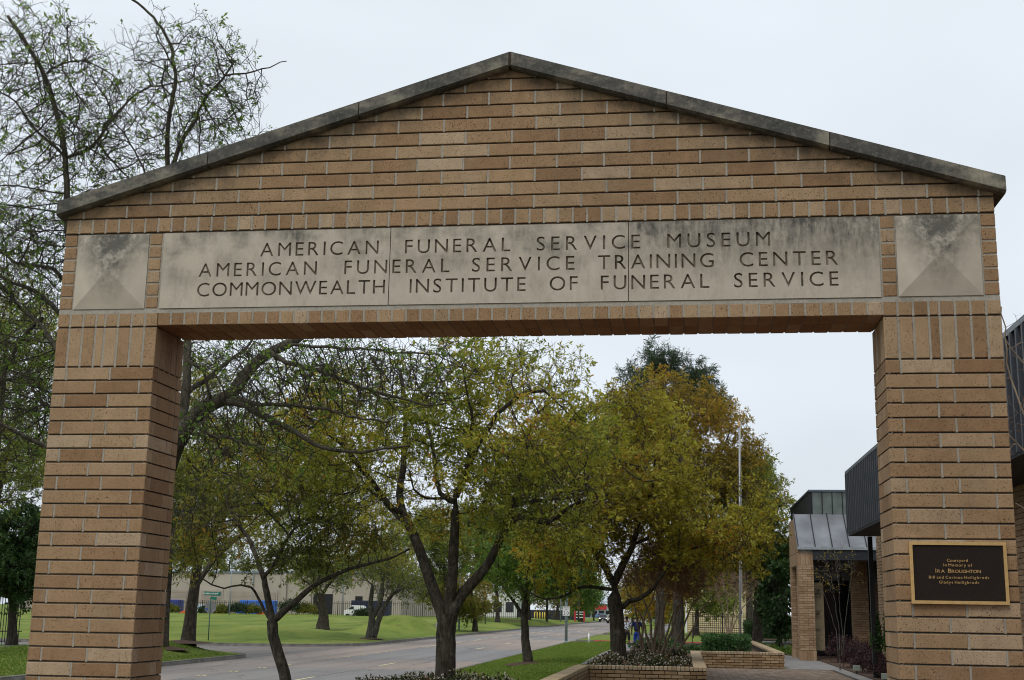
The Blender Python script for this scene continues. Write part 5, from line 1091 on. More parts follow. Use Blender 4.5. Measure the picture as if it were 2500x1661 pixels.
T('t7','leaning_tree','leaning dark trunked tree on the mulched corner bank',seed=9,n_attr=2100,step=.36,leafm=L['olive'],barkm=M['bark'],leaf_sz=.13,n_tw=3,tw_len=.6,leaves=5,leafy=.45,tip=.009,tint=(0,.9))
T('t7b','thin_tree','thin straight dark trunk right against the left pier',seed=10,n_attr=700,step=.3,leafm=L['mid'],barkm=M['bark'],leaf_sz=.12,n_tw=3,tw_len=.5,leaves=5,leafy=.6,tip=.008)
T('t8','park_tree','squat tree with gnarled twin trunks in front of the iron fence',seed=11,n_attr=900,step=.55,leafm=L['mid'],barkm=M['bark'],leaf_sz=.2,n_tw=3,tw_len=1.,leaves=4,leafy=.55,tip=.013)
T('t9','park_tree','spreading V-trunked tree on the lawn left of the grassy mound',seed=12,n_attr=1300,step=.42,leafm=L['mid'],barkm=M['bark_pale'],leaf_sz=.14,n_tw=3,tw_len=.8,leaves=4,leafy=.45,tip=.011)
T('t10','airy_tree','airy olive tree filling the gap behind the small dark oak',seed=13,n_attr=2000,step=.45,leafm=L['olive'],barkm=M['bark'],leaf_sz=.16,n_tw=3,tw_len=.85,leaves=5,leafy=.3,tip=.011,tint=(0,.85))
T('t11','street_tree','tall green tree lining the far side of the street',seed=14,n_attr=1400,step=.8,leafm=L['mid'],barkm=M['bark'],leaf_sz=.34,n_tw=3,tw_len=1.4,leaves=5,leafy=.9,tip=.02)
T('t12','street_tree','deep green street tree beyond the yellow posts',seed=15,n_attr=1200,step=.95,leafm=L['mid'],barkm=M['bark'],leaf_sz=.38,n_tw=3,tw_len=1.6,leaves=5,leafy=.95,tip=.02)
T('t13','street_tree','farthest green street tree before the red fronted shop',seed=16,n_attr=900,step=1.1,leafm=L['green'],barkm=M['bark'],leaf_sz=.45,n_tw=3,tw_len=1.8,leaves=5,leafy=.95,tip=.03)
T('t14','bushy_tree','low dark bushy tree hanging over the iron gate',seed=17,n_attr=700,step=.55,leafm=L['dark'],barkm=M['bark'],leaf_sz=.26,n_tw=3,tw_len=1.,leaves=5,leafy=1,tip=.015)
T('t15','evergreen_tree','dense dark evergreen above the tall picket fence',seed=18,n_attr=1400,step=.36,leafm=L['ever'],barkm=M['bark'],leaf_sz=.15,n_tw=4,tw_len=.6,leaves=7,leafy=1,tip=.008)
T('t16','airy_tree','thin olive leaved tree at the left edge above the evergreen',seed=19,n_attr=2300,step=.32,leafm=L['olive'],barkm=M['bark'],leaf_sz=.10,n_tw=3,tw_len=.55,leaves=5,leafy=.5,tip=.007,tint=(0,.8))
T('pine','pine_tree','tall blue-green pine rising behind the rusty tree',seed=20,n_attr=1500,step=.55,leafm=L['pine'],barkm=M['bark'],leaf_sz=.3,n_tw=3,tw_len=.7,leaves=16,leafy=.9,tip=.012,lw=.12,sub=False)
T('pine2','pine_tree','smaller pine showing past the right side of the tree crowns',seed=21,n_attr=600,step=.55,leafm=L['pine'],barkm=M['bark'],leaf_sz=.3,n_tw=3,tw_len=.7,leaves=14,leafy=.9,tip=.012,lw=.12,sub=False)
T('t17','airy_tree','pale olive tree behind the grassy mound',seed=22,n_attr=1100,step=.6,leafm=L['mid'],barkm=M['bark_pale'],leaf_sz=.22,n_tw=3,tw_len=1.1,leaves=4,leafy=.5,tip=.014)
T('t18','airy_tree','green tree filling the space behind the three-limbed trunk',seed=23,n_attr=1300,step=.45,leafm=L['mid'],barkm=M['bark'],leaf_sz=.18,n_tw=3,tw_len=.8,leaves=5,leafy=.75,tip=.011)
T('bg1','background_tree','brownish tree filling the gap behind the crape myrtle and handrail',seed=41,n_attr=900,step=.7,leafm=L['mid'],barkm=M['bark'],leaf_sz=.26,n_tw=3,tw_len=1.2,leaves=5,leafy=.85,tip=.016)
T('bg2','background_tree','low green tree behind the crape myrtle stems by the pavement',seed=42,n_attr=900,step=.7,leafm=L['rust'],barkm=M['bark'],leaf_sz=.26,n_tw=3,tw_len=1.2,leaves=5,leafy=.8,tip=.016)
T('bg3','background_tree','distant tree just right of the golden oak trunk',seed=43,n_attr=700,step=1.,leafm=L['mid'],barkm=M['bark'],leaf_sz=.4,n_tw=3,tw_len=1.8,leaves=5,leafy=.9,tip=.022)
T('bg4','background_tree','dark tree in front of the yellow house',seed=44,n_attr=1000,step=.6,leafm=L['dark'],barkm=M['bark'],leaf_sz=.22,n_tw=3,tw_len=1.,leaves=5,leafy=.8,tip=.014)
T('bg5','background_tree','bare brown thicket of trees beyond the yellow posts',seed=45,n_attr=900,step=1.1,leafm=L['rust'],barkm=M['bark'],leaf_sz=.4,n_tw=3,tw_len=1.8,leaves=4,leafy=.5,tip=.025)
T('bg6','background_tree','hazy green tree right behind the speed limit sign pole',seed=46,n_attr=900,step=1.1,leafm=L['green'],barkm=M['bark'],leaf_sz=.45,n_tw=3,tw_len=2.,leaves=5,leafy=.9,tip=.025)
T('bg7','background_tree','broad pale tree rising behind the left part of the warehouse roof',seed=47,n_attr=900,step=1.1,leafm=L['mid'],barkm=M['bark'],leaf_sz=.4,n_tw=3,tw_len=1.9,leaves=5,leafy=.7,tip=.025)
T('bg8','background_tree','broad tree rising behind the right part of the warehouse roof',seed=48,n_attr=900,step=1.1,leafm=L['olive'],barkm=M['bark'],leaf_sz=.4,n_tw=3,tw_len=1.9,leaves=5,leafy=.7,tip=.025)
T('cm1','crape_myrtle','bare many-stemmed crape myrtle fanning out of the flowering shrubs','shrub tree',seed=24,n_attr=1700,step=.17,leafm=L['twig'],barkm=M['bark_myrtle'],leaf_sz=.06,n_tw=3,tw_len=.34,leaves=4,leafy=.7,tip=.005)
T('cm2','crape_myrtle','small upright crape myrtle behind the clipped hedge left of the flagpole','shrub tree',seed=25,n_attr=500,step=.25,leafm=L['twig'],barkm=M['bark_myrtle'],leaf_sz=.08,n_tw=3,tw_len=.5,leaves=2,leafy=.5,tip=.007)
T('cm3','crape_myrtle','thin leafless crape myrtle in front of the porch glass','shrub tree',seed=26,n_attr=420,step=.2,leafm=L['rust'],barkm=M['bark_pale'],leaf_sz=.06,n_tw=2,tw_len=.3,leaves=2,leafy=.12,tip=.003)
T('cm4','crape_myrtle','bare twigs with seed pods crossing in front of the fascia at the right edge','shrub tree',seed=27,n_attr=170,step=.14,leafm=L['twig'],barkm=M['bark_myrtle'],leaf_sz=.018,n_tw=1,tw_len=.22,leaves=2,leafy=.25,tip=.0022)
# ---------------------------------------------------------------- shrubs and hedges
def bush(name,label,cat,ells,n,leafm,sz,flower=None,nf=0,fsz=.03,seed=1,box=None,group=None,stems=True,lw=.5,wob=.25):
    rg=np.random.default_rng(seed); c0=np.array(ells[0][:3]) if ells else np.array([(box[0]+box[3])/2,(box[1]+box[4])/2,box[2]])
    root=empty(name,(c0[0],c0[1],(box[2] if box else ells[0][2]-ells[0][5])),label,cat,group); o3=np.array(root.location)
    def pts(m,shell):
        if box:
            b=np.array(box,float); dm=b[3:]-b[:3]; f=rg.choice(4,m,p=[.4,.25,.2,.15]); u=rg.random((m,3)); 
            u[f==0,2]=1-rg.random((f==0).sum())*shell; u[f==1,1]=rg.random((f==1).sum())*shell; u[f==2,0]=rg.random((f==2).sum())*shell; 
            p=b[:3]+u*dm; p[:,2]+=.05*np.sin(p[:,0]*5)*np.sin(p[:,1]*4); return p
        vol=np.array([e[3]*e[4]*e[5] for e in ells])**.67; k=rg.choice(len(ells),m,p=vol/vol.sum()); E_=np.array(ells)[k]
        v=rg.normal(size=(m,3)); v/=np.linalg.norm(v,axis=1)[:,None]; v[:,2]=np.abs(v[:,2])*1.0-.25*(rg.random(m)<.4)
        lump=1+wob*np.sin(v[:,0]*5+E_[:,0]*7)*np.sin(v[:,1]*6+E_[:,1]*3)+wob*.5*np.sin(v[:,2]*9+E_[:,0])
        r=(1-shell*rg.random(m)**1.5)*lump; return E_[:,:3]+v*r[:,None]*E_[:,3:6]
    def leaves(m,shell,s,mat_,nm,k=lw):
        b=pts(m,shell); a=rg.normal(size=(m,3)); a[:,2]+=.5; a/=np.linalg.norm(a,axis=1)[:,None]; q=np.cross(a,rg.normal(size=(m,3))); q/=np.linalg.norm(q,axis=1)[:,None]+1e-9
        z=s*rg.uniform(.6,1.3,m)
        V=np.stack([b,b+a*(z*.5)[:,None]+q*(z*k*.5)[:,None],b+a*z[:,None],b+a*(z*.5)[:,None]-q*(z*k*.5)[:,None]],1).reshape(-1,3)-o3
        t=np.clip(.45+.25*np.sin(b[:,0]*6)*np.sin(b[:,2]*8+b[:,1]*5)+rg.normal(0,.22,m),0,1)
        link(nm,mesh_np(nm,V,np.arange(4*m).reshape(-1,4),False,np.repeat(t,4)),mat_,root)
    leaves(n,.5,sz,leafm,'foliage')
    if nf: leaves(nf,.12,fsz,flower,'blossom',.9)
    if stems:
        m_=MB()
        for i in range(14):
            if box: x,y=rg.uniform(box[0],box[3]),rg.uniform(box[1],box[4]); zb,zt=box[2],box[5]-.1
            else:
                e=ells[rg.integers(len(ells))]; x,y=e[0]+rg.normal(0,e[3]*.3),e[1]+rg.normal(0,e[4]*.3); zb,zt=e[2]-e[5]*.6,e[2]+e[5]*.5
            m_.tube((x-o3[0],y-o3[1],zb-o3[2]),(x+rg.normal(0,.1)-o3[0],y+rg.normal(0,.1)-o3[1],zt-o3[2]),.014,.006,5)
        m_.obj('stems',M['bark'],root)
    return root
bush('flowering_shrub','white flowering shrub round the foot of the three-limbed oak','shrub',[(-4.9,17.4,.1,.7,.5,.38),(-4.1,17.5,.15,.7,.5,.42),(-3.2,17.3,.18,.75,.5,.46),(-2.4,17.4,.12,.6,.5,.42)],9000,L['azal'],.07,L['white'],2300,.045,31,wob=.15)
bush('flowering_shrub','white flowering shrub left of the golden oak behind the planter wall','shrub',[(-.65,25.6,.33,.55,.6,.42),(-1.0,27.5,.3,.4,.7,.32)],5000,L['azal'],.07,L['white'],1300,.045,32,wob=.15)
bush('flowering_shrub','white flowering shrub right of the golden oak trunk','shrub',[(.45,25.2,.34,.7,.6,.42),(1.1,26.2,.34,.35,.6,.36),(.2,27.5,.36,.5,.7,.42)],8000,L['azal'],.07,L['white'],1700,.045,33,wob=.15)
bush('flowering_shrub','tallest white flowering shrub mounded below the crape myrtle','shrub',[(.25,31.5,.45,.75,.9,.5),(.95,30.8,.4,.45,.7,.42)],7000,L['azal'],.075,L['white'],1200,.05,34,wob=.15)
bush('hedge','clipped bright green box hedge left of the flagpole','hedge',None,11000,L['hedge'],.09,seed=35,box=(1.95,41.3,.3,3.75,43.6,1.02))
bush('hedge','tall dark clipped hedge behind the bench by the iron fence','hedge',None,11000,L['ever'],.13,seed=36,box=(4.7,66.5,.1,7.6,69.5,1.45))
bush('groundcover_shrub','low dark shrub between the crape myrtle and the clipped hedge','shrub',[(.9,43,.3,.6,.8,.35),(1.7,44.5,.3,.5,.8,.3),(-.1,45.5,.25,.6,.8,.4)],5000,L['ever'],.1,seed=37)
bush('groundcover_shrub','dark leafy shrub at the foot of the magnolia','shrub',[(6.2,64.5,.5,.9,.6,.6),(7.1,65,.5,.8,.6,.7)],5000,L['ever'],.13,seed=38)
bush('bench_plant','bright green strappy plants in front of the concrete bench','plant',[(5.3,54.5,.1,.6,.5,.28),(6.1,54.0,.1,.5,.5,.25),(5.0,56,.1,.4,.5,.3)],3500,L['green'],.16,seed=39,lw=.15)
bush('burgundy_shrub','tallest burgundy leaved shrub beside the near porch pier','shrub',[(7.35,43.6,.45,.62,.8,.62),(7.9,42.6,.4,.6,.7,.5)],6500,L['burg'],.07,seed=40)
bush('burgundy_shrub','reddish burgundy shrub under the leafless crape myrtle','shrub',[(7.6,39.8,.4,.6,.8,.52),(7.1,38.6,.3,.45,.7,.36)],6000,L['burg'],.065,seed=41)
bush('burgundy_shrub','dull dark burgundy shrub by the corner post','shrub',[(7.35,35.8,.36,.55,.8,.44),(7.0,34.6,.28,.4,.6,.34)],6000,L['burg'],.06,seed=42)
bush('burgundy_shrub','lowest burgundy shrub nearest the right pier beside the building wall','shrub',[(7.0,31.6,.3,.3,.9,.42),(7.0,29.6,.3,.28,.8,.38)],6000,L['burg'],.06,seed=43)
bush('climbing_plant','leafy climber on the foot of the building wall beside the dark window','plant',[(7.22,30.8,1.0,.12,.35,.8)],2600,L['ever'],.09,seed=44,wob=.3)
bush('climbing_plant','dark climber round the black corner post','plant',[(6.95,31.35,1.0,.16,.2,.9)],1800,L['ever'],.08,seed=45,wob=.3)
bush('ivy','ivy mat over the root flare of the broad trunk','plant',[(-.4,50,.35,.7,.6,.35),(.4,49.7,.35,.7,.6,.3)],4000,L['ever'],.1,seed=46)
fx=[(-77.5,1.3,1.5),(-71.9,1.2,1.4),(-69.5,1.4,1.5),(-66.6,2.0,1.9),(-64.4,1.6,1.7),(-58.2,2.3,2.6),(-55.8,1.7,1.9),(-47.0,1.5,1.3)]
fl=['first oleander from the left at the iron fence','oleander just right of the street name signs','oleander in front of the left end of the blue truck','oleander covering the middle of the blue truck','oleander at the right end of the blue truck','tallest round bush at the iron fence','bush right beside the tallest round bush','small bush by the white van']
for i,((x,r,h),lb) in enumerate(zip(fx,fl)):
    bush('oleander_shrub',lb,'shrub',[(x,184.2,.3+h*.45,r,1.,h*.62)],2600,L['pine'] if i%2 else L['dark'],.34,seed=50+i,stems=False,lw=.3)
# ---------------------------------------------------------------- mulch rings
def mulch(x,y,r,h=.12):
    n=18; V=[(x,y,float(height(x,y))+h)]+[(x+math.cos(i*2*math.pi/n)*r*random.uniform(.85,1.15),y+math.sin(i*2*math.pi/n)*r*1.2*random.uniform(.85,1.15),float(height(x,y))-.03) for i in range(n)]
    me=bpy.data.meshes.new('mulch_ring'); me.from_pydata(V,[],[(0,1+i,1+(i+1)%n) for i in range(n)]); link('mulch_ring',me,M['mulch'],kind='structure')
mulch(-4.25,38,.9);mulch(-21.2,47.6,1.5,.1);mulch(-20.2,44,.7);mulch(-20.2,78,1.3,.08);mulch(-36,104,2.6,.15);mulch(-22.5,175,2,.1)
# ---------------------------------------------------------------- fences
def fence(name,p,q,h,pitch,label,thick=.02,rails=(.12,.9),post=2.4,zf=None,m=None):
    p=Vector(p);q=Vector(q);d=(q-p);Ln=d.length;a=math.atan2(d.y,d.x); e_=empty(name,(p.x,p.y,p.z),label,'fence',rz=a); dz=(q.z-p.z)/Ln
    k=MB(); k.bb((-thick/2,-thick/2,0),(thick/2,thick/2,h)); k.add([(-thick/2,-thick/2,h),(thick/2,-thick/2,h),(thick/2,thick/2,h),(-thick/2,thick/2,h),(0,0,h+thick*2)],[(0,1,4),(1,2,4),(2,3,4),(3,0,4)]); km=k.me('picket')
    n=int(Ln/pitch)
    for i in range(min(n,300)): link('picket',km,m or M['black'],e_,loc=(i*pitch,0,dz*i*pitch+.05))
    for r in rails:
        b=MB(); b.add([(0,-.02,r*h-.02),(0,.02,r*h-.02),(0,.02,r*h+.02),(0,-.02,r*h+.02),(Ln,-.02,r*h-.02+dz*Ln),(Ln,.02,r*h-.02+dz*Ln),(Ln,.02,r*h+.02+dz*Ln),(Ln,-.02,r*h+.02+dz*Ln)],[(0,1,2,3),(7,6,5,4),(0,4,5,1),(1,5,6,2),(2,6,7,3),(3,7,4,0)]); b.obj('rail',m or M['black'],e_)
    b=MB(); b.bb((-.05,-.05,-.1),(.05,.05,h+.12)); pmn=b.me('post')
    x=0
    while x<=Ln+.01: link('post',pmn,m or M['black'],e_,loc=(x,0,dz*x)); x+=post
    return e_
fence('iron_fence',(-80,185,.15),(-38,185,.5),2.35,.3,'long black iron picket fence in front of the beige warehouse',.045,post=3.6)
fence('iron_fence',(-38,185,.5),(-22,187,.75),2.2,.3,'black iron fence behind the grassy mound',.045,post=3.6)
fence('picket_fence',(-29.9,43.5,.02),(-27.2,44.5,.05),2.2,.11,'tall black picket fence at the left edge behind the pier',.03,rails=(.07,.26,.93),post=2.9)
fence('iron_fence',(2.,100,-.15),(12,100,-.1),1.95,.16,'black iron fence in front of the yellow house',.03,post=2.4)
fence('iron_gate',(-26.5,150,.2),(-22.9,150,.2),1.6,.16,'black iron gate under the low bushy tree',.03,post=1.75)
def panel_fence(p,q,h,label):
    p=Vector(p);q=Vector(q);d=q-p;Ln=d.length; e_=empty('panel_fence',tuple(p),label,'fence',rz=math.atan2(d.y,d.x)); n=int(Ln/2.4)
    for i in range(n):
        b=MB(); b.bb((i*2.4+.03,-.03,.05),(i*2.4+2.37,.03,h),0); b.obj('panel',plain('navy black sheet',(.02,.024,.035),.6,.2,1),e_)
        b=MB(); b.bb((i*2.4-.03,-.05,-.1),(i*2.4+.03,.05,h+.06)); b.obj('post',M['black'],e_)
panel_fence((-35.5,300,-.2),(-23.5,300,-.2),2.3,'long dark panel fence beyond the yellow bollards')
panel_fence((-30.6,240,-.1),(-26.5,240,-.1),2.0,'short dark panel fence left of the yellow bollards')
# yellow bollards
b=MB(); b.tube((0,0,0),(0,0,1.75),.13,n=10); b.tube((0,0,1.75),(0,0,1.86),.13,.05,10); ym=b.me('bollard',True)
yl=['leftmost yellow bollard beside the dark panel fence','second yellow bollard from the left','third yellow bollard from the left','fourth yellow bollard from the left','rightmost yellow bollard of the row']
for i,(x,lb) in enumerate(zip((-32.3,-31.7,-31.1,-30.5,-30.0),yl)): link('bollard',ym,M['yellow'],loc=(x,285,-.2),label=lb,cat='bollard',group='yellow bollards across the street')
b=MB(); b.tube((0,0,0),(0,0,.62),.05,n=10); b.tube((0,0,.62),(0,0,.66),.05,.02,10)
b.obj('marker_post',M['white'],None,True,loc=(-4.85,75.5,-.15),label='short white marker post in the verge right of the speed limit sign',cat='post')
# ---------------------------------------------------------------- signs and poles
def text_mesh(items,ext=.002): return curve_mesh(items,None,ext,2)
def sign_word(t_,w,h,z): return word(t_,-w/2,w/2,z,h)
sp=empty('speed_limit_sign',(-6.72,80,-.25),'grey street pole carrying a white speed limit 30 sign','sign')
b=MB(); b.tube((0,0,-.1),(0,0,6.6),.10,.075,8); b.tube((0,0,-.02),(0,0,.12),.16,.14,8); b.obj('pole',M['pole'],sp,True)
b=MB(); b.tube((0,0,3.05),(.55,0,3.35),.03,.025,6); b.obj('bracket',M['pole'],sp)
b=MB(); b.bb((-.25,-.125,1.79),(.25,-.115,2.43)); b.obj('sign_face',M['white'],sp)
it=sign_word('SPEED',.36,.085,2.29)+sign_word('LIMIT',.33,.085,2.16)+sign_word('30',.36,.235,1.86)
link('sign_lettering',text_mesh(it,.003),M['black'],sp,loc=(0,-.129,0),rot=(R(90),0,0))
b=MB()
for x0_,z0_,x1_,z1_ in ((-.24,1.8,.24,1.812),(-.24,2.408,.24,2.42),(-.24,1.8,-.228,2.42),(.228,1.8,.24,2.42)): b.bb((x0_,-.129,z0_),(x1_,-.124,z1_))
b.obj('sign_border',M['black'],sp)
M['green']=plain('street sign green',(.0,.13,.085),.5,.1,4)
M['signback']=plain('dull aluminium sign back',(.16,.165,.165),.6,.1,4)
ssn=empty('street_name_sign',(-26.84,66,-.28),'street name signs above the back of a stop sign on a leaning green post','sign')
b=MB(); b.tube((0,0,-.1),(-.02,0,2.6),.035,n=6); b.obj('post',plain('green steel post',(.05,.10,.08),.6,.15,4),ssn,True)
b=MB(); b.bb((-.52,-.012,2.72),(.52,.0,2.94)); b.obj('sign_blade',M['green'],ssn,rot=(0,R(1.5),0))
link('sign_lettering',text_mesh(sign_word('SPARROW POINT',.94,.10,2.78),.002),M['white'],ssn,loc=(0,-.016,0),rot=(R(90),0,0))
b=MB(); b.bb((-.29,-.012,2.48),(.29,.0,2.66)); b.obj('sign_blade',M['green'],ssn,loc=(.02,0,0),rot=(0,R(6),R(-35)))
b=MB(); b.prism([(.38*math.cos(R(22.5+45*i)),.02,2.02+.38*math.sin(R(22.5+45*i))) for i in range(8)],(0,.008,0)); b.obj('stop_sign_back',M['signback'],ssn)
b=MB(); b.bb((-.29,.005,1.86),(-.18,.012,1.97)); b.obj('sticker',plain('blue sticker',(.02,.06,.35),.5,.1,4),ssn)
def lamp_post(x,y,z,h,label,arm=1.2,r=.09):
    e_=empty('street_lamp',(x,y,z),label,'street lamp'); b=MB(); b.tube((0,0,0),(0,0,h),r,r*.6,8); b.obj('pole',M['pole'],e_,True)
    b=MB(); b.tube((0,0,h-.1),(arm,0,h+.3),r*.4,n=6); b.obj('arm',M['pole'],e_)
    b=MB(); b.bb((arm-.1,-.12,h+.22),(arm+.5,.12,h+.36)); b.obj('lamp_head',M['galv'],e_)
lamp_post(-20.9,119,-.15,8.5,'grey lamp post on the lawn behind the three-limbed trunk')
lamp_post(-20.,168,.3,8.5,'lamp post beside the second side street')
lamp_post(-63,170,.3,7.5,'grey lamp post in front of the warehouse doors')
lamp_post(-19.8,215,.1,8.5,'lamp post right of the leaning wooden stake')
def wood_pole(x,y,z,h,label,arms=True):
    e_=empty('utility_pole',(x,y,z),label,'utility pole'); b=MB(); b.tube((0,0,0),(0,0,h),.2,.13,8); b.obj('pole',M['bark_pale'],e_,True)
    if arms:
        for k in (.6,1.5): b=MB(); b.bb((-1.2,-.07,h-k),(1.2,.07,h-k+.14)); b.obj('crossarm',M['bark_pale'],e_)
        b=MB(); b.tube((.35,0,h-3.2),(.35,0,h-2.2),.25,n=8); b.obj('transformer',M['galv'],e_,True)
wood_pole(-19.9,300,-.2,13,'utility pole with crossarms in front of the red fronted shop')
wood_pole(-19.5,250,-.1,13,'dark utility pole left of the oncoming cars',False)
wood_pole(-20.6,200,.2,12,'utility pole nearest to the yellow bollards',False)
# ---------------------------------------------------------------- flagpole, bench, rail, lights
fp=empty('flagpole',(3.5,45,.3),'tall white flagpole rising from the brick planter','flagpole')
b=MB(); b.tube((0,0,0),(.15,0,9.25),.045,.028,10); b.obj('pole',M['white'] if False else plain('satin aluminium pole',(.36,.37,.39),.5,.1,3,.2),fp,True)
b=MB(); b.tube((.15,0,9.25),(.15,0,9.3),.07,n=10); b.tube((.15,0,9.3),(.15,0,9.38),.02,.07,8); b.tube((.15,0,9.38),(.15,0,9.48),.07,.02,8); b.obj('finial',M['gold'],fp,True)
b=MB(); b.tube((.085,-.02,.2),(.2,-.02,9.2),.008,n=4); b.obj('halyard',M['white'],fp)
b=MB(); b.box((.09,0,1.6),(.05,.03,.14)); b.obj('cleat',M['black'],fp)
be=empty('bench',(5.88,58,0),'pale concrete bench in front of the far planter wall','bench')
b=MB(); b.bb((-.72,-.25,.44),(.72,.25,.53)); o=b.obj('seat',M['bench'],be); md=o.modifiers.new('bevel','BEVEL'); md.width=.03
for sx in (-.45,.45):
    b=MB(); b.bb((sx-.09,-.18,0),(sx+.09,.18,.437)); b.obj('leg',M['bench'],be)
hr=empty('handrail',(1.8,80,-.1),'low brown pipe rail crossing the lawn behind the crape myrtle','handrail')
for x0_,x1_,z in ((0,3.6,1.02),):
    b=MB(); b.tube((x0_,0,z),(x1_,0,z),.035,n=6); b.obj('rail',plain('brown pipe',(.10,.06,.045),.6,.2,4),hr,True)
for x in (0,.85,1.9,3.6): b=MB(); b.tube((x,0,0),(x,0,1.0),.03,n=6); b.obj('post',plain('brown post',(.10,.06,.045),.6,.2,4),hr,True)
for x,y,lb in ((6.62,33.6,'green box floodlight at the edge of the burgundy shrubs'),(6.7,28.2,'round headed floodlight lowest beside the right pier')):
    e_=empty('floodlight',(x,y,.05),lb,'garden light'); b=MB(); b.tube((0,0,0),(0,0,.12),.02,n=6); b.obj('stake',M['black'],e_)
    b=MB(); b.bb((-.11,-.08,.1),(.11,.08,.26)); o=b.obj('housing',plain('sage green housing',(.22,.26,.22),.5,.1,5),e_); md=o.modifiers.new('bevel','BEVEL'); md.width=.012
ut=empty('utility_cover',(3.3,72,-.1),'low pale utility cover on the lawn under the pipe rail','utility cover'); b=MB(); b.bb((-.45,-.3,0),(.45,.3,.09)); b.obj('lid',M['bench'],ut); b=MB(); b.bb((-.4,-.25,-.05),(.4,.25,-.001)); b.obj('frame',M['black'],ut)
# ---------------------------------------------------------------- background buildings
wh=empty('warehouse',(-72,215,0),'long beige warehouse with roll-up doors behind the iron fence','warehouse')
M['beige']=plain('beige tilt-up concrete wall',(.37,.325,.275),.9,.12,.25); M['beige_d']=plain('beige roll-up door',(.32,.27,.225),.8,.1,.5)
def wp(nm,a,b_,m): b=MB(); b.bb((a[0]+72,a[1]-215,a[2]),(b_[0]+72,b_[1]-215,b_[2])); return b.obj(nm,m,wh)
wp('wall',(-120,215,-.5),(-48,260,7.7),M['beige']); wp('parapet',(-120,214.8,7.7),(-48,260,7.95),plain('blue grey parapet',(.16,.2,.26),.6,.1,1))
for x0_,x1_,zt in ((-84.5,-80.8,4.5),(-79.3,-70.7,4.4),(-91.5,-87.2,4.5)):
    wp('door_frame',(x0_-.3,214.84,0),(x1_+.3,214.97,zt+.3),M['beige'])
    for k in range(10): wp('door_slat',(x0_,214.72+.02*(k%2),.1+k*(zt-.1)/10+.03),(x1_,214.8,.1+(k+1)*(zt-.1)/10),M['beige_d'])
for x0_,x1_,z0_,z1_ in ((-63.8,-60.3,.3,4.2),(-56.2,-54.9,1.6,3.9)): wp('opening',(x0_,214.9,z0_),(x1_,214.98,z1_),M['black'])
wp('downpipe',(-75.1,214.7,0),(-74.95,214.85,7.6),M['galv']);wp('downpipe',(-58.6,214.7,0),(-58.45,214.85,7.6),M['galv']);wp('pilaster',(-64.9,214.6,0),(-64.2,214.98,7.7),M['beige']);wp('pilaster',(-87,214.6,0),(-86.2,214.98,7.7),M['beige']);wp('pilaster',(-69.6,214.6,0),(-68.8,214.98,7.7),M['beige']);wp('pilaster',(-53,214.6,0),(-52.2,214.98,7.7),M['beige'])
wo=empty('office_building',(-40,260,0),'white walled office building glimpsed between far tree trunks','building')
b=MB(); b.bb((-9,0,-.3),(7,14,6.2)); b.obj('wall',plain('white render',(.62,.62,.60),.8,.05,1),wo)
b=MB(); b.bb((-9.2,-.3,6.2),(7.2,14,6.7)); b.obj('roof_edge',M['galv'],wo)
for i in range(6): b=MB(); b.bb((-8+i*2.5,-.05,1.5),(-6.4+i*2.5,-.01,3.6)); b.obj('window',M['glass'],wo)
yh=empty('yellow_house',(6,130,0),'pale yellow clapboard house behind the iron fence','house')
M['yel']=plain('pale yellow siding',(.56,.47,.28),.8,.06,1)
b=MB(); b.bb((-4.5,.1,-.2),(6,10,6.2)); b.obj('wall',M['yel'],yh)
kb=MB(); kb.add([(-4.5,-.03,0),(6,-.03,0),(6,.09,.215),(-4.5,.09,.215),(-4.5,.12,0),(6,.12,0)],[(0,1,2,3),(4,5,1,0)]); kmm=kb.me('siding_board')
for i in range(28): link('siding_board',kmm,M['yel'],yh,loc=(0,0,i*.22))
b=MB(); b.prism([(-5,-.4,6.2),(6.5,-.4,6.2),(.7,-.4,8.6)],(0,11,0)); b.obj('roof',plain('grey shingle roof',(.13,.12,.12),.9,.2,2),yh)
b=MB(); b.bb((-4.6,-.08,-.2),(-4.4,.12,6.2)); b.obj('corner_trim',M['white'],yh)
rs=empty('red_fronted_shop',(-27.5,420,0),'distant shop with a red sign band and pale grey roof','shop')
b=MB(); b.bb((-4,0,-.6),(6,16,4.4)); b.obj('wall',plain('grey shop wall',(.30,.31,.33),.7,.15,.5),rs)
b=MB(); b.prism([(-4.6,-.6,4.4),(6.6,-.6,4.4),(6.6,6,6.9),(-4.6,6,6.9)],(0,0,.15)); b.obj('roof',plain('pale roof',(.42,.47,.52),.6,.1,.5),rs)
b=MB(); b.bb((-2.6,-.25,2.7),(3.6,-.03,4.0)); b.obj('sign_band',plain('red sign band',(.55,.035,.05),.5,.1,1),rs)
for i in range(4): b=MB(); b.bb((-3.6+i*2.3,-.12,.2),(-1.8+i*2.3,-.02,2.3)); b.obj('window',M['glass'],rs)
rp=empty('entrance_sign',(-19.9,262,-.1),'pair of red pylons with white boards between them at the far verge','sign')
for x in (-1.3,.6): 
    b=MB(); b.bb((x-.17,-.15,0),(x+.17,.15,2.1)); b.obj('pylon',M['red'],rp)
for z in (.7,1.3,1.8): b=MB(); b.bb((-1.09,-.05,z),(.39,.05,z+.16)); b.obj('board',M['white'],rp)
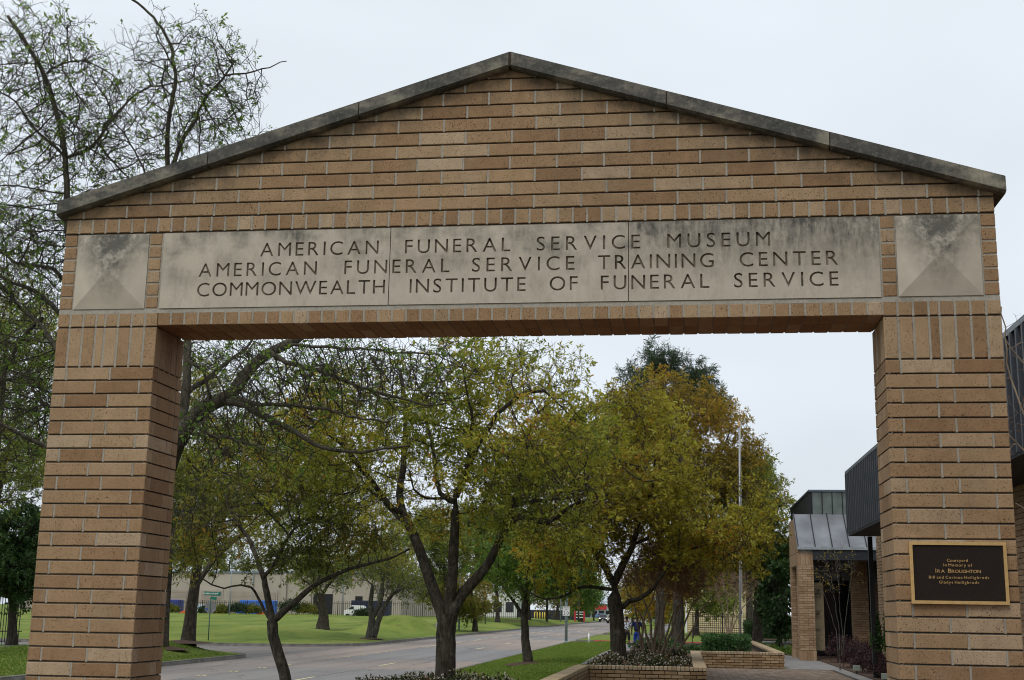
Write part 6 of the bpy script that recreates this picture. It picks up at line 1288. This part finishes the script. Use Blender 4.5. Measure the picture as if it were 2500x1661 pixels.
# ---------------------------------------------------------------- vehicles
def wheel(r,w_): 
    return r
def vehicle(name,label,loc,rz,Ln,Wd,prof,glassz,colr,cat,lights=False,grp=None,wheel_r=.36):
    """prof: list of (x along length from front, z) outline of the side; body lofted with tumblehome"""
    e_=empty(name,loc,label,cat,grp,rz=rz)
    pm_=plain(name+' paint',colr,.35,.08,1,.2,0,.5)
    n=len(prof); zmax=max(p[1] for p in prof); V=[]
    cols=[(-.5,.94),(-.44,1.0),(.44,1.0),(.5,.94)]
    for cx_,s in cols:
        for x,z in prof:
            inn=.12*max(0,(z-glassz)/(zmax-glassz+1e-6)) if z>glassz else 0
            xx=(x-Ln/2)*(.985 if s<1 else 1)
            V.append((cx_*Wd*(1-inn),xx,z if s==1 or z<glassz*.6 else z*.985))
    Fc=[]
    for k in range(3):
        for i in range(n): Fc.append((k*n+i,(k+1)*n+i,(k+1)*n+(i+1)%n,k*n+(i+1)%n))
    Fc+=[tuple(range(n-1,-1,-1)),tuple(range(3*n,4*n))]
    b=MB(); b.add(V,Fc); b.obj('body',pm_,e_)
    return e_,pm_
def add_wheels(e_,xs_,Wd,r):
    for x in xs_:
        for s in (-1,1):
            b=MB(); b.tube((s*(Wd/2-.22),x,r),(s*(Wd/2-.0),x,r),r,n=16); t_=b.obj('tyre',plain('tyre rubber',(.015,.015,.015),.9,.2,8),e_)
            b=MB(); b.tube((s*(Wd/2-.02),x,r),(s*(Wd/2+.012),x,r),r*.6,r*.5,12); b.obj('rim',M['galv'],t_)
def quad(nm,pts_,m,e_,off):
    b=MB(); b.prism(pts_,off); return b.obj(nm,m,e_)
LH=MT('lit headlamp'); LH.P(Base_Color=(1,.95,.8,1),Emission_Color=(1,.93,.75,1),Emission_Strength=3.); M['lit']=LH.m
def suv(label,loc,rz,colr,lights,name='suv',truck=False):
    if not truck: prof=[(0,.35),(0,.75),(.12,.98),(1.15,1.12),(1.75,1.62),(2.2,1.72),(4.1,1.70),(4.65,1.15),(4.75,.9),(4.75,.35)]
    else: prof=[(0,.4),(0,.85),(.15,1.08),(1.35,1.16),(1.95,1.75),(2.5,1.82),(3.3,1.80),(3.55,1.2),(5.3,1.16),(5.3,.45)]
    Ln=prof[-1][0]; Wd=1.86
    e_,pm_=vehicle(name,label,loc,rz,Ln,Wd,prof,1.14,colr,'car' if not truck else 'pickup truck')
    f=-Ln/2
    quad('windscreen',[(-.70,f+1.27,1.19),(.70,f+1.27,1.19),(.62,f+1.76,1.60),(-.62,f+1.76,1.60)],M['glass'],e_,(0,-.03,.03))
    for s in (-1,1):
        quad('side_window',[(s*.9,f+1.75,1.2),(s*.9,f+3.9 if not truck else f+3.2,1.2),(s*.84,f+3.7 if not truck else f+3.1,1.6),(s*.84,f+2.05,1.6)],M['glass'],e_,(s*.012,0,0))
        b=MB(); b.bb((s*.9-.16,f-.02,.72),(s*.9-.02 if s>0 else s*.9+.12,f+.05,.88)) if s>0 else b.bb((-.9+.02,f-.02,.72),(-.9+.30,f+.05,.88)); b.obj('headlight',M['lit'] if lights else M['white'],e_)
        b=MB(); b.bb((s*.97-.06,f+1.5,1.12),(s*.97+.1,f+1.68,1.27)); b.obj('mirror',pm_,e_)
    b=MB(); b.bb((-.55,f-.03,.62),(.55,f+.01,.82)); b.obj('grille',M['black'],e_)
    b=MB(); b.bb((-.88,f-.06,.36),(.88,f+.02,.56)); b.obj('bumper',M['black'],e_)
    b=MB(); b.bb((-.16,f-.075,.42),(.16,f-.062,.52)); b.obj('number_plate',M['white'],e_)
    add_wheels(e_,(f+.85,-f-.95),Wd,.36); return e_
suv('dark oncoming suv with its headlights on, far down the street',(-17.6,300,RZ),0,(.04,.045,.055),True)
suv('tan oncoming pickup half hidden by the golden oak trunk',(-13.5,262,RZ),0,(.28,.25,.20),False,'pickup_truck',True)
suv('blue car parked in front of the distant shop',(-24.2,404,-.3),R(90),(.10,.17,.30),False,'parked_car')
suv('silver car parked right of the blue car at the distant shop',(-19.0,404,-.3),R(90),(.45,.47,.5),False,'parked_car')
def boxtruck(label,loc,colr,Ln=6.4,H=2.85,name='step_van',stripe=(.75,.75,.73)):
    e_=empty(name,loc,label,'delivery truck'); pm_=plain(name+' '+label[:12]+' paint',colr,.4,.08,1,.1,0,.5)
    b=MB(); b.prism([(-Ln/2,-1,.45),(Ln/2,-1,.45),(Ln/2,-1,H),(-Ln/2+.55,-1,H),(-Ln/2+.35,-1,1.5),(-Ln/2,-1,1.3)],(0,2,0)); o=b.obj('body',pm_,e_); md=o.modifiers.new('bevel','BEVEL'); md.width=.08
    quad('windscreen',[(-Ln/2+.50,-1.012,1.55),(-Ln/2+1.3,-1.012,1.55),(-Ln/2+1.3,-1.012,2.25),(-Ln/2+.6,-1.012,2.25)],M['glass'],e_,(0,.02,0))
    b=MB(); b.bb((-Ln/2+.1,-1.02,1.36),(Ln/2-.1,-1.0,1.46)); b.obj('stripe',plain('stripe '+label[:10],stripe,.5,.05,1),e_)
    b=MB(); b.tube((-Ln/2+1.9,-1.03,.95),(-Ln/2+1.9,-1.0,.95),.26,n=14); b.obj('emblem',M['yellow'],e_)
    b=MB(); b.bb((-Ln/2-.08,-.95,.4),(-Ln/2+.0,.95,.62)); b.obj('bumper',M['white'],e_)
    for x in (-Ln/2+1,Ln/2-1.3):
        for s in (-1,1): b=MB(); b.tube((x,s*.8,.4),(x,s*1.01,.4),.4,n=14); t_=b.obj('tyre',M['black'],e_); b=MB(); b.tube((x,s*1.0,.4),(x,s*1.03,.4),.2,n=10); b.obj('rim',M['galv'],t_)
    return e_
boxtruck('bright blue step van with white stripe behind the oleanders',(-68.4,198,.0),(.03,.14,.55))
boxtruck('dark blue step van with yellow stripe at the left end of the iron fence',(-84.6,198,-.1),(.03,.05,.26),stripe=(.6,.42,.1))
boxtruck('white and blue van left of the street name signs',(-77.5,199,-.1),(.45,.55,.68),Ln=5.2,H=2.1,name='van')
cv=empty('cargo_van',(-51.1,195,.25),'white cargo van parked behind the fence near the gnarled trees','van')
b=MB(); b.prism([(-1.5,-1,.3),(1.7,-1,.3),(1.7,-1,1.7),(1.4,-1,2.0),(-.3,-1,2.0),(-.9,-1,1.35),(-1.5,-1,1.2)],(0,1.9,0)); o=b.obj('body',M['white'],cv); md=o.modifiers.new('bevel','BEVEL'); md.width=.08
quad('windscreen',[(-.85,-1.02,1.38),(.1,-1.02,1.38),(.1,-1.02,1.85),(-.35,-1.02,1.85)],M['glass'],cv,(0,.02,0))
for x in (-.9,1.1): b=MB(); b.tube((x,-1.02,.35),(x,-.8,.35),.36,n=14); b.obj('tyre',M['black'],cv)
dc=empty('shipping_container',(-50.6,203,.2),'dark navy container behind the white cargo van','container')
b=MB(); b.bb((-3.2,0,0),(3.2,2.4,2.9)); b.obj('body',plain('navy container steel',(.02,.025,.05),.6,.15,1),dc)
for i in range(20): b=MB(); b.bb((-3.1+i*.31,-.05,.1),(-2.95+i*.31,-.002,2.8)); b.obj('corrugation',plain('navy corrugation',(.025,.03,.06),.6,.15,1) if i==0 else bpy.data.materials['navy corrugation'],dc)
og=plain('orange safety mesh',(.62,.12,.03),.7,.2,2)
for i,(x,lb) in enumerate(((-80.7,'leftmost slumped orange safety netting at the fence foot'),(-74.9,'orange netting left of the street name signs'),(-70.5,'orange netting at the left end of the blue van'),(-62.5,'rightmost orange netting at the fence foot'))):
    b=MB(); b.prism([(-1.4,0,0),(-.6,0,.42),(.1,0,.28),(.8,0,.45),(1.5,0,0)],(0,.5,0)); b.obj('safety_netting',og,loc=(x,184.2,float(height(x,184))-.02),label=lb,cat='netting')
# ---------------------------------------------------------------- people
def skin_mesh(name,verts,edges,radii,m,parent,subs=1):
    me=bpy.data.meshes.new(name); me.from_pydata(verts,edges,[]); o=bpy.data.objects.new(name,me); col.objects.link(o); o.parent=parent
    md=o.modifiers.new('skin','SKIN'); md.use_smooth_shade=True; md.branch_smoothing=.3
    for sv,r in zip(me.skin_vertices[0].data,radii): sv.radius=(r,r) if not isinstance(r,tuple) else r
    me.skin_vertices[0].data[0].use_root=True
    s=o.modifiers.new('sub','SUBSURF'); s.levels=subs; s.render_levels=subs
    me.materials.append(m); return o
SK=plain('brown skin',(.12,.06,.035),.6,.1,10)
def person(loc,label,H,top,bottom,hair,shoe,stride=.12,width=1.0,short=False,rz=0,topname='shirt',bottomname='trousers',sock=None):
    e_=empty('person',loc,label,'person',rz=rz); k=H/1.7; s=stride
    v=[(0,0,.95),(0,.0,1.12),(0,.01,1.30),(0,0,1.44),(0,.0,1.50),(0,.015,1.56),(0,.02,1.64),
       (-.17*width,0,1.40),(-.235*width,-.02,1.13),(-.25*width,.06*1,.90),(-.25*width,.08,.84),
       (.17*width,0,1.40),(.235*width,.02,1.13),(.25*width,.0,.90),(.25*width,.0,.84),
       (-.095,0,.88),(-.11,s,.50),(-.11,s*1.2-.03,.09),(-.11,s*1.2+.10,.04),
       (.095,0,.88),(.11,-s*.6,.50),(.11,-s*1.6,.12),(.11,-s*1.6+.11,.06)]
    e=[(0,1),(1,2),(2,3),(3,4),(4,5),(5,6),(3,7),(7,8),(8,9),(9,10),(3,11),(11,12),(12,13),(13,14),(0,15),(15,16),(16,17),(17,18),(0,19),(19,20),(20,21),(21,22)]
    r=[.13,.115,.13,.09,.045,.075,.085,.06,.045,.03,.03,.06,.045,.03,.03,.085,.055,.035,.03,.085,.055,.035,.03]
    for bi,sx in ((10,-1),(14,1)):
        bx,by,bz=v[bi]
        for j,(dx,dl) in enumerate(((-.022,.07),(-.007,.085),(.008,.08),(.022,.062))):
            a=len(v); v.append((bx+sx*.004,by+dx,bz-.05)); v.append((bx-sx*.012,by+dx*1.1,bz-.05-dl*.9)); e+=[(bi,a),(a,a+1)]; r+=[.010,.008]
        a=len(v); v.append((bx-sx*.02,by+.04,bz-.03)); v.append((bx-sx*.03,by+.055,bz-.07)); e+=[(bi,a),(a,a+1)]; r+=[.011,.009]
    v=[tuple(c*k for c in p) for p in v]
    skin_mesh('body',v,e,[q*k for q in r],SK,e_,2)
    # head details
    b=MB(); 
    for x in (-.075,.075): b.box((x*k,.01*k,1.6*k),(.02*k,.035*k,.05*k))
    b.box((0,.105*k,1.595*k),(.025*k,.03*k,.035*k)); b.obj('ears_and_nose',SK,e_)
    b=MB()
    for x in (-.03,.03): b.box((x*k,.098*k,1.62*k),(.022*k,.01*k,.012*k))
    b.obj('eyes',M['black'],e_)
    hv=[(0,-.005,1.60),(0,-.01,1.68),(0,-.05,1.63)]; skin_mesh('hair',[tuple(c*k for c in p) for p in hv],[(0,1),(0,2)],[(.098*k),(.085*k),.07*k],hair,e_,2)
    w_=width
    tv=[(0,0,.93),(0,0,1.12),(0,.01,1.28),(0,0,1.42),(-.17*w_,0,1.395),(-.225*w_,-.01,1.18),(.17*w_,0,1.395),(.225*w_,.01,1.18)]
    tr=[(.175*w_),(.165*w_),(.17*w_),.10,.085,.075,.085,.075]
    skin_mesh(topname,[tuple(c*k for c in p) for p in tv],[(0,1),(1,2),(2,3),(3,4),(4,5),(3,6),(6,7)],[q*k for q in tr],top,e_,2)
    zk=.42 if short else .10
    def lp(a,b,t): return tuple(a[i]+(b[i]-a[i])*t for i in range(3))
    L1,L2,L3=(-.1,0,.86),(-.11,s,.50),(-.11,s*1.2-.03,.12); R1,R2_,R3=(.1,0,.86),(.11,-s*.6,.50),(.11,-s*1.6,.15)
    if short: L3=lp(L2,L3,.25); R3=lp(R2_,R3,.25)
    bv=[(0,0,.98),(0,0,.92),L1,L2,L3,R1,R2_,R3]; br=[.15*w_,.15*w_,.115*w_,.085*w_,.07,.115*w_,.085*w_,.07]
    skin_mesh(bottomname,[tuple(c*k for c in p) for p in bv],[(0,1),(1,2),(2,3),(3,4),(1,5),(5,6),(6,7)],[q*k for q in br],bottom,e_,2)
    for sx,yy,zz in ((-1,s*1.2-.03,.045),(1,-s*1.6,.07)):
        sv=[(sx*.11,yy-.05,zz),(sx*.11,yy+.06,zz),(sx*.11,yy+.16,zz-.01)]; skin_mesh('shoe',[tuple(c*k for c in p) for p in sv],[(0,1),(1,2)],[.05*k,.048*k,.035*k],shoe,e_,1)
    return e_
TS=MT('white and black patterned cloth'); n_=TS.noise(TS.obj(),14,3,.6); TS.P(Base_Color=TS.ramp(n_,[(.5,(.62,.64,.68)),(.56,(.05,.05,.06))],'LINEAR'),Roughness=.9)
hairm=plain('black hair',(.012,.01,.009),.7,.2,20)
gz=float(height(-1.7,61))+.03
person((-1.78,61.3,gz),'person walking away in a white patterned t-shirt, black knee shorts and turquoise shoes',1.66,TS.m,plain('black shorts',(.015,.015,.017),.9,.1,5),hairm,plain('turquoise trainer',(.05,.42,.42),.6,.1,5),short=True,bottomname='shorts')
person((-1.22,60.6,gz),'person walking away in a dark navy jumper and bright blue trousers with brown shoes',1.64,plain('navy jumper',(.012,.016,.06),.9,.1,5),plain('royal blue trousers',(.012,.04,.26),.9,.1,5),hairm,plain('brown shoe',(.07,.04,.025),.6,.1,5),width=1.15,stride=.1,topname='jumper')
b=MB(); b.prism([(-.10,0,0),(.11,0,.01),(.13,0,.16),(.05,0,.36),(-.05,0,.36),(-.12,0,.18)],(0,.12,0)); o=b.obj('plastic_bag',M['white'],loc=(-.86,60.6,.42),label='white plastic bag held by the person in navy and blue',cat='bag'); md=o.modifiers.new('bevel','BEVEL'); md.width=.03
# small bits on the ground
ld=MB(); rg=np.random.default_rng(9)
for i in range(420):
    x,y=rg.uniform(1.9,6.2),rg.uniform(24,37); a=rg.uniform(0,6.28); ld.add([(x,y,.02),(x+.035*math.cos(a),y+.035*math.sin(a),.028),(x+.02*math.cos(a+1),y+.02*math.sin(a+1),.022)],[(0,1,2)],rg.random())
ld.obj('leaf_litter',L['rust'],label='dead leaves scattered on the brown brick paving',cat='leaf litter',kind='stuff')
print('TREES',STATS)
tri=0
for o in bpy.data.objects:
    if o.type=='MESH': tri+=sum(len(p.vertices)-2 for p in o.data.polygons) if len(o.data.polygons)<200 else len(o.data.polygons)*2
print('OBJ',len(bpy.data.objects),'TRI',tri)
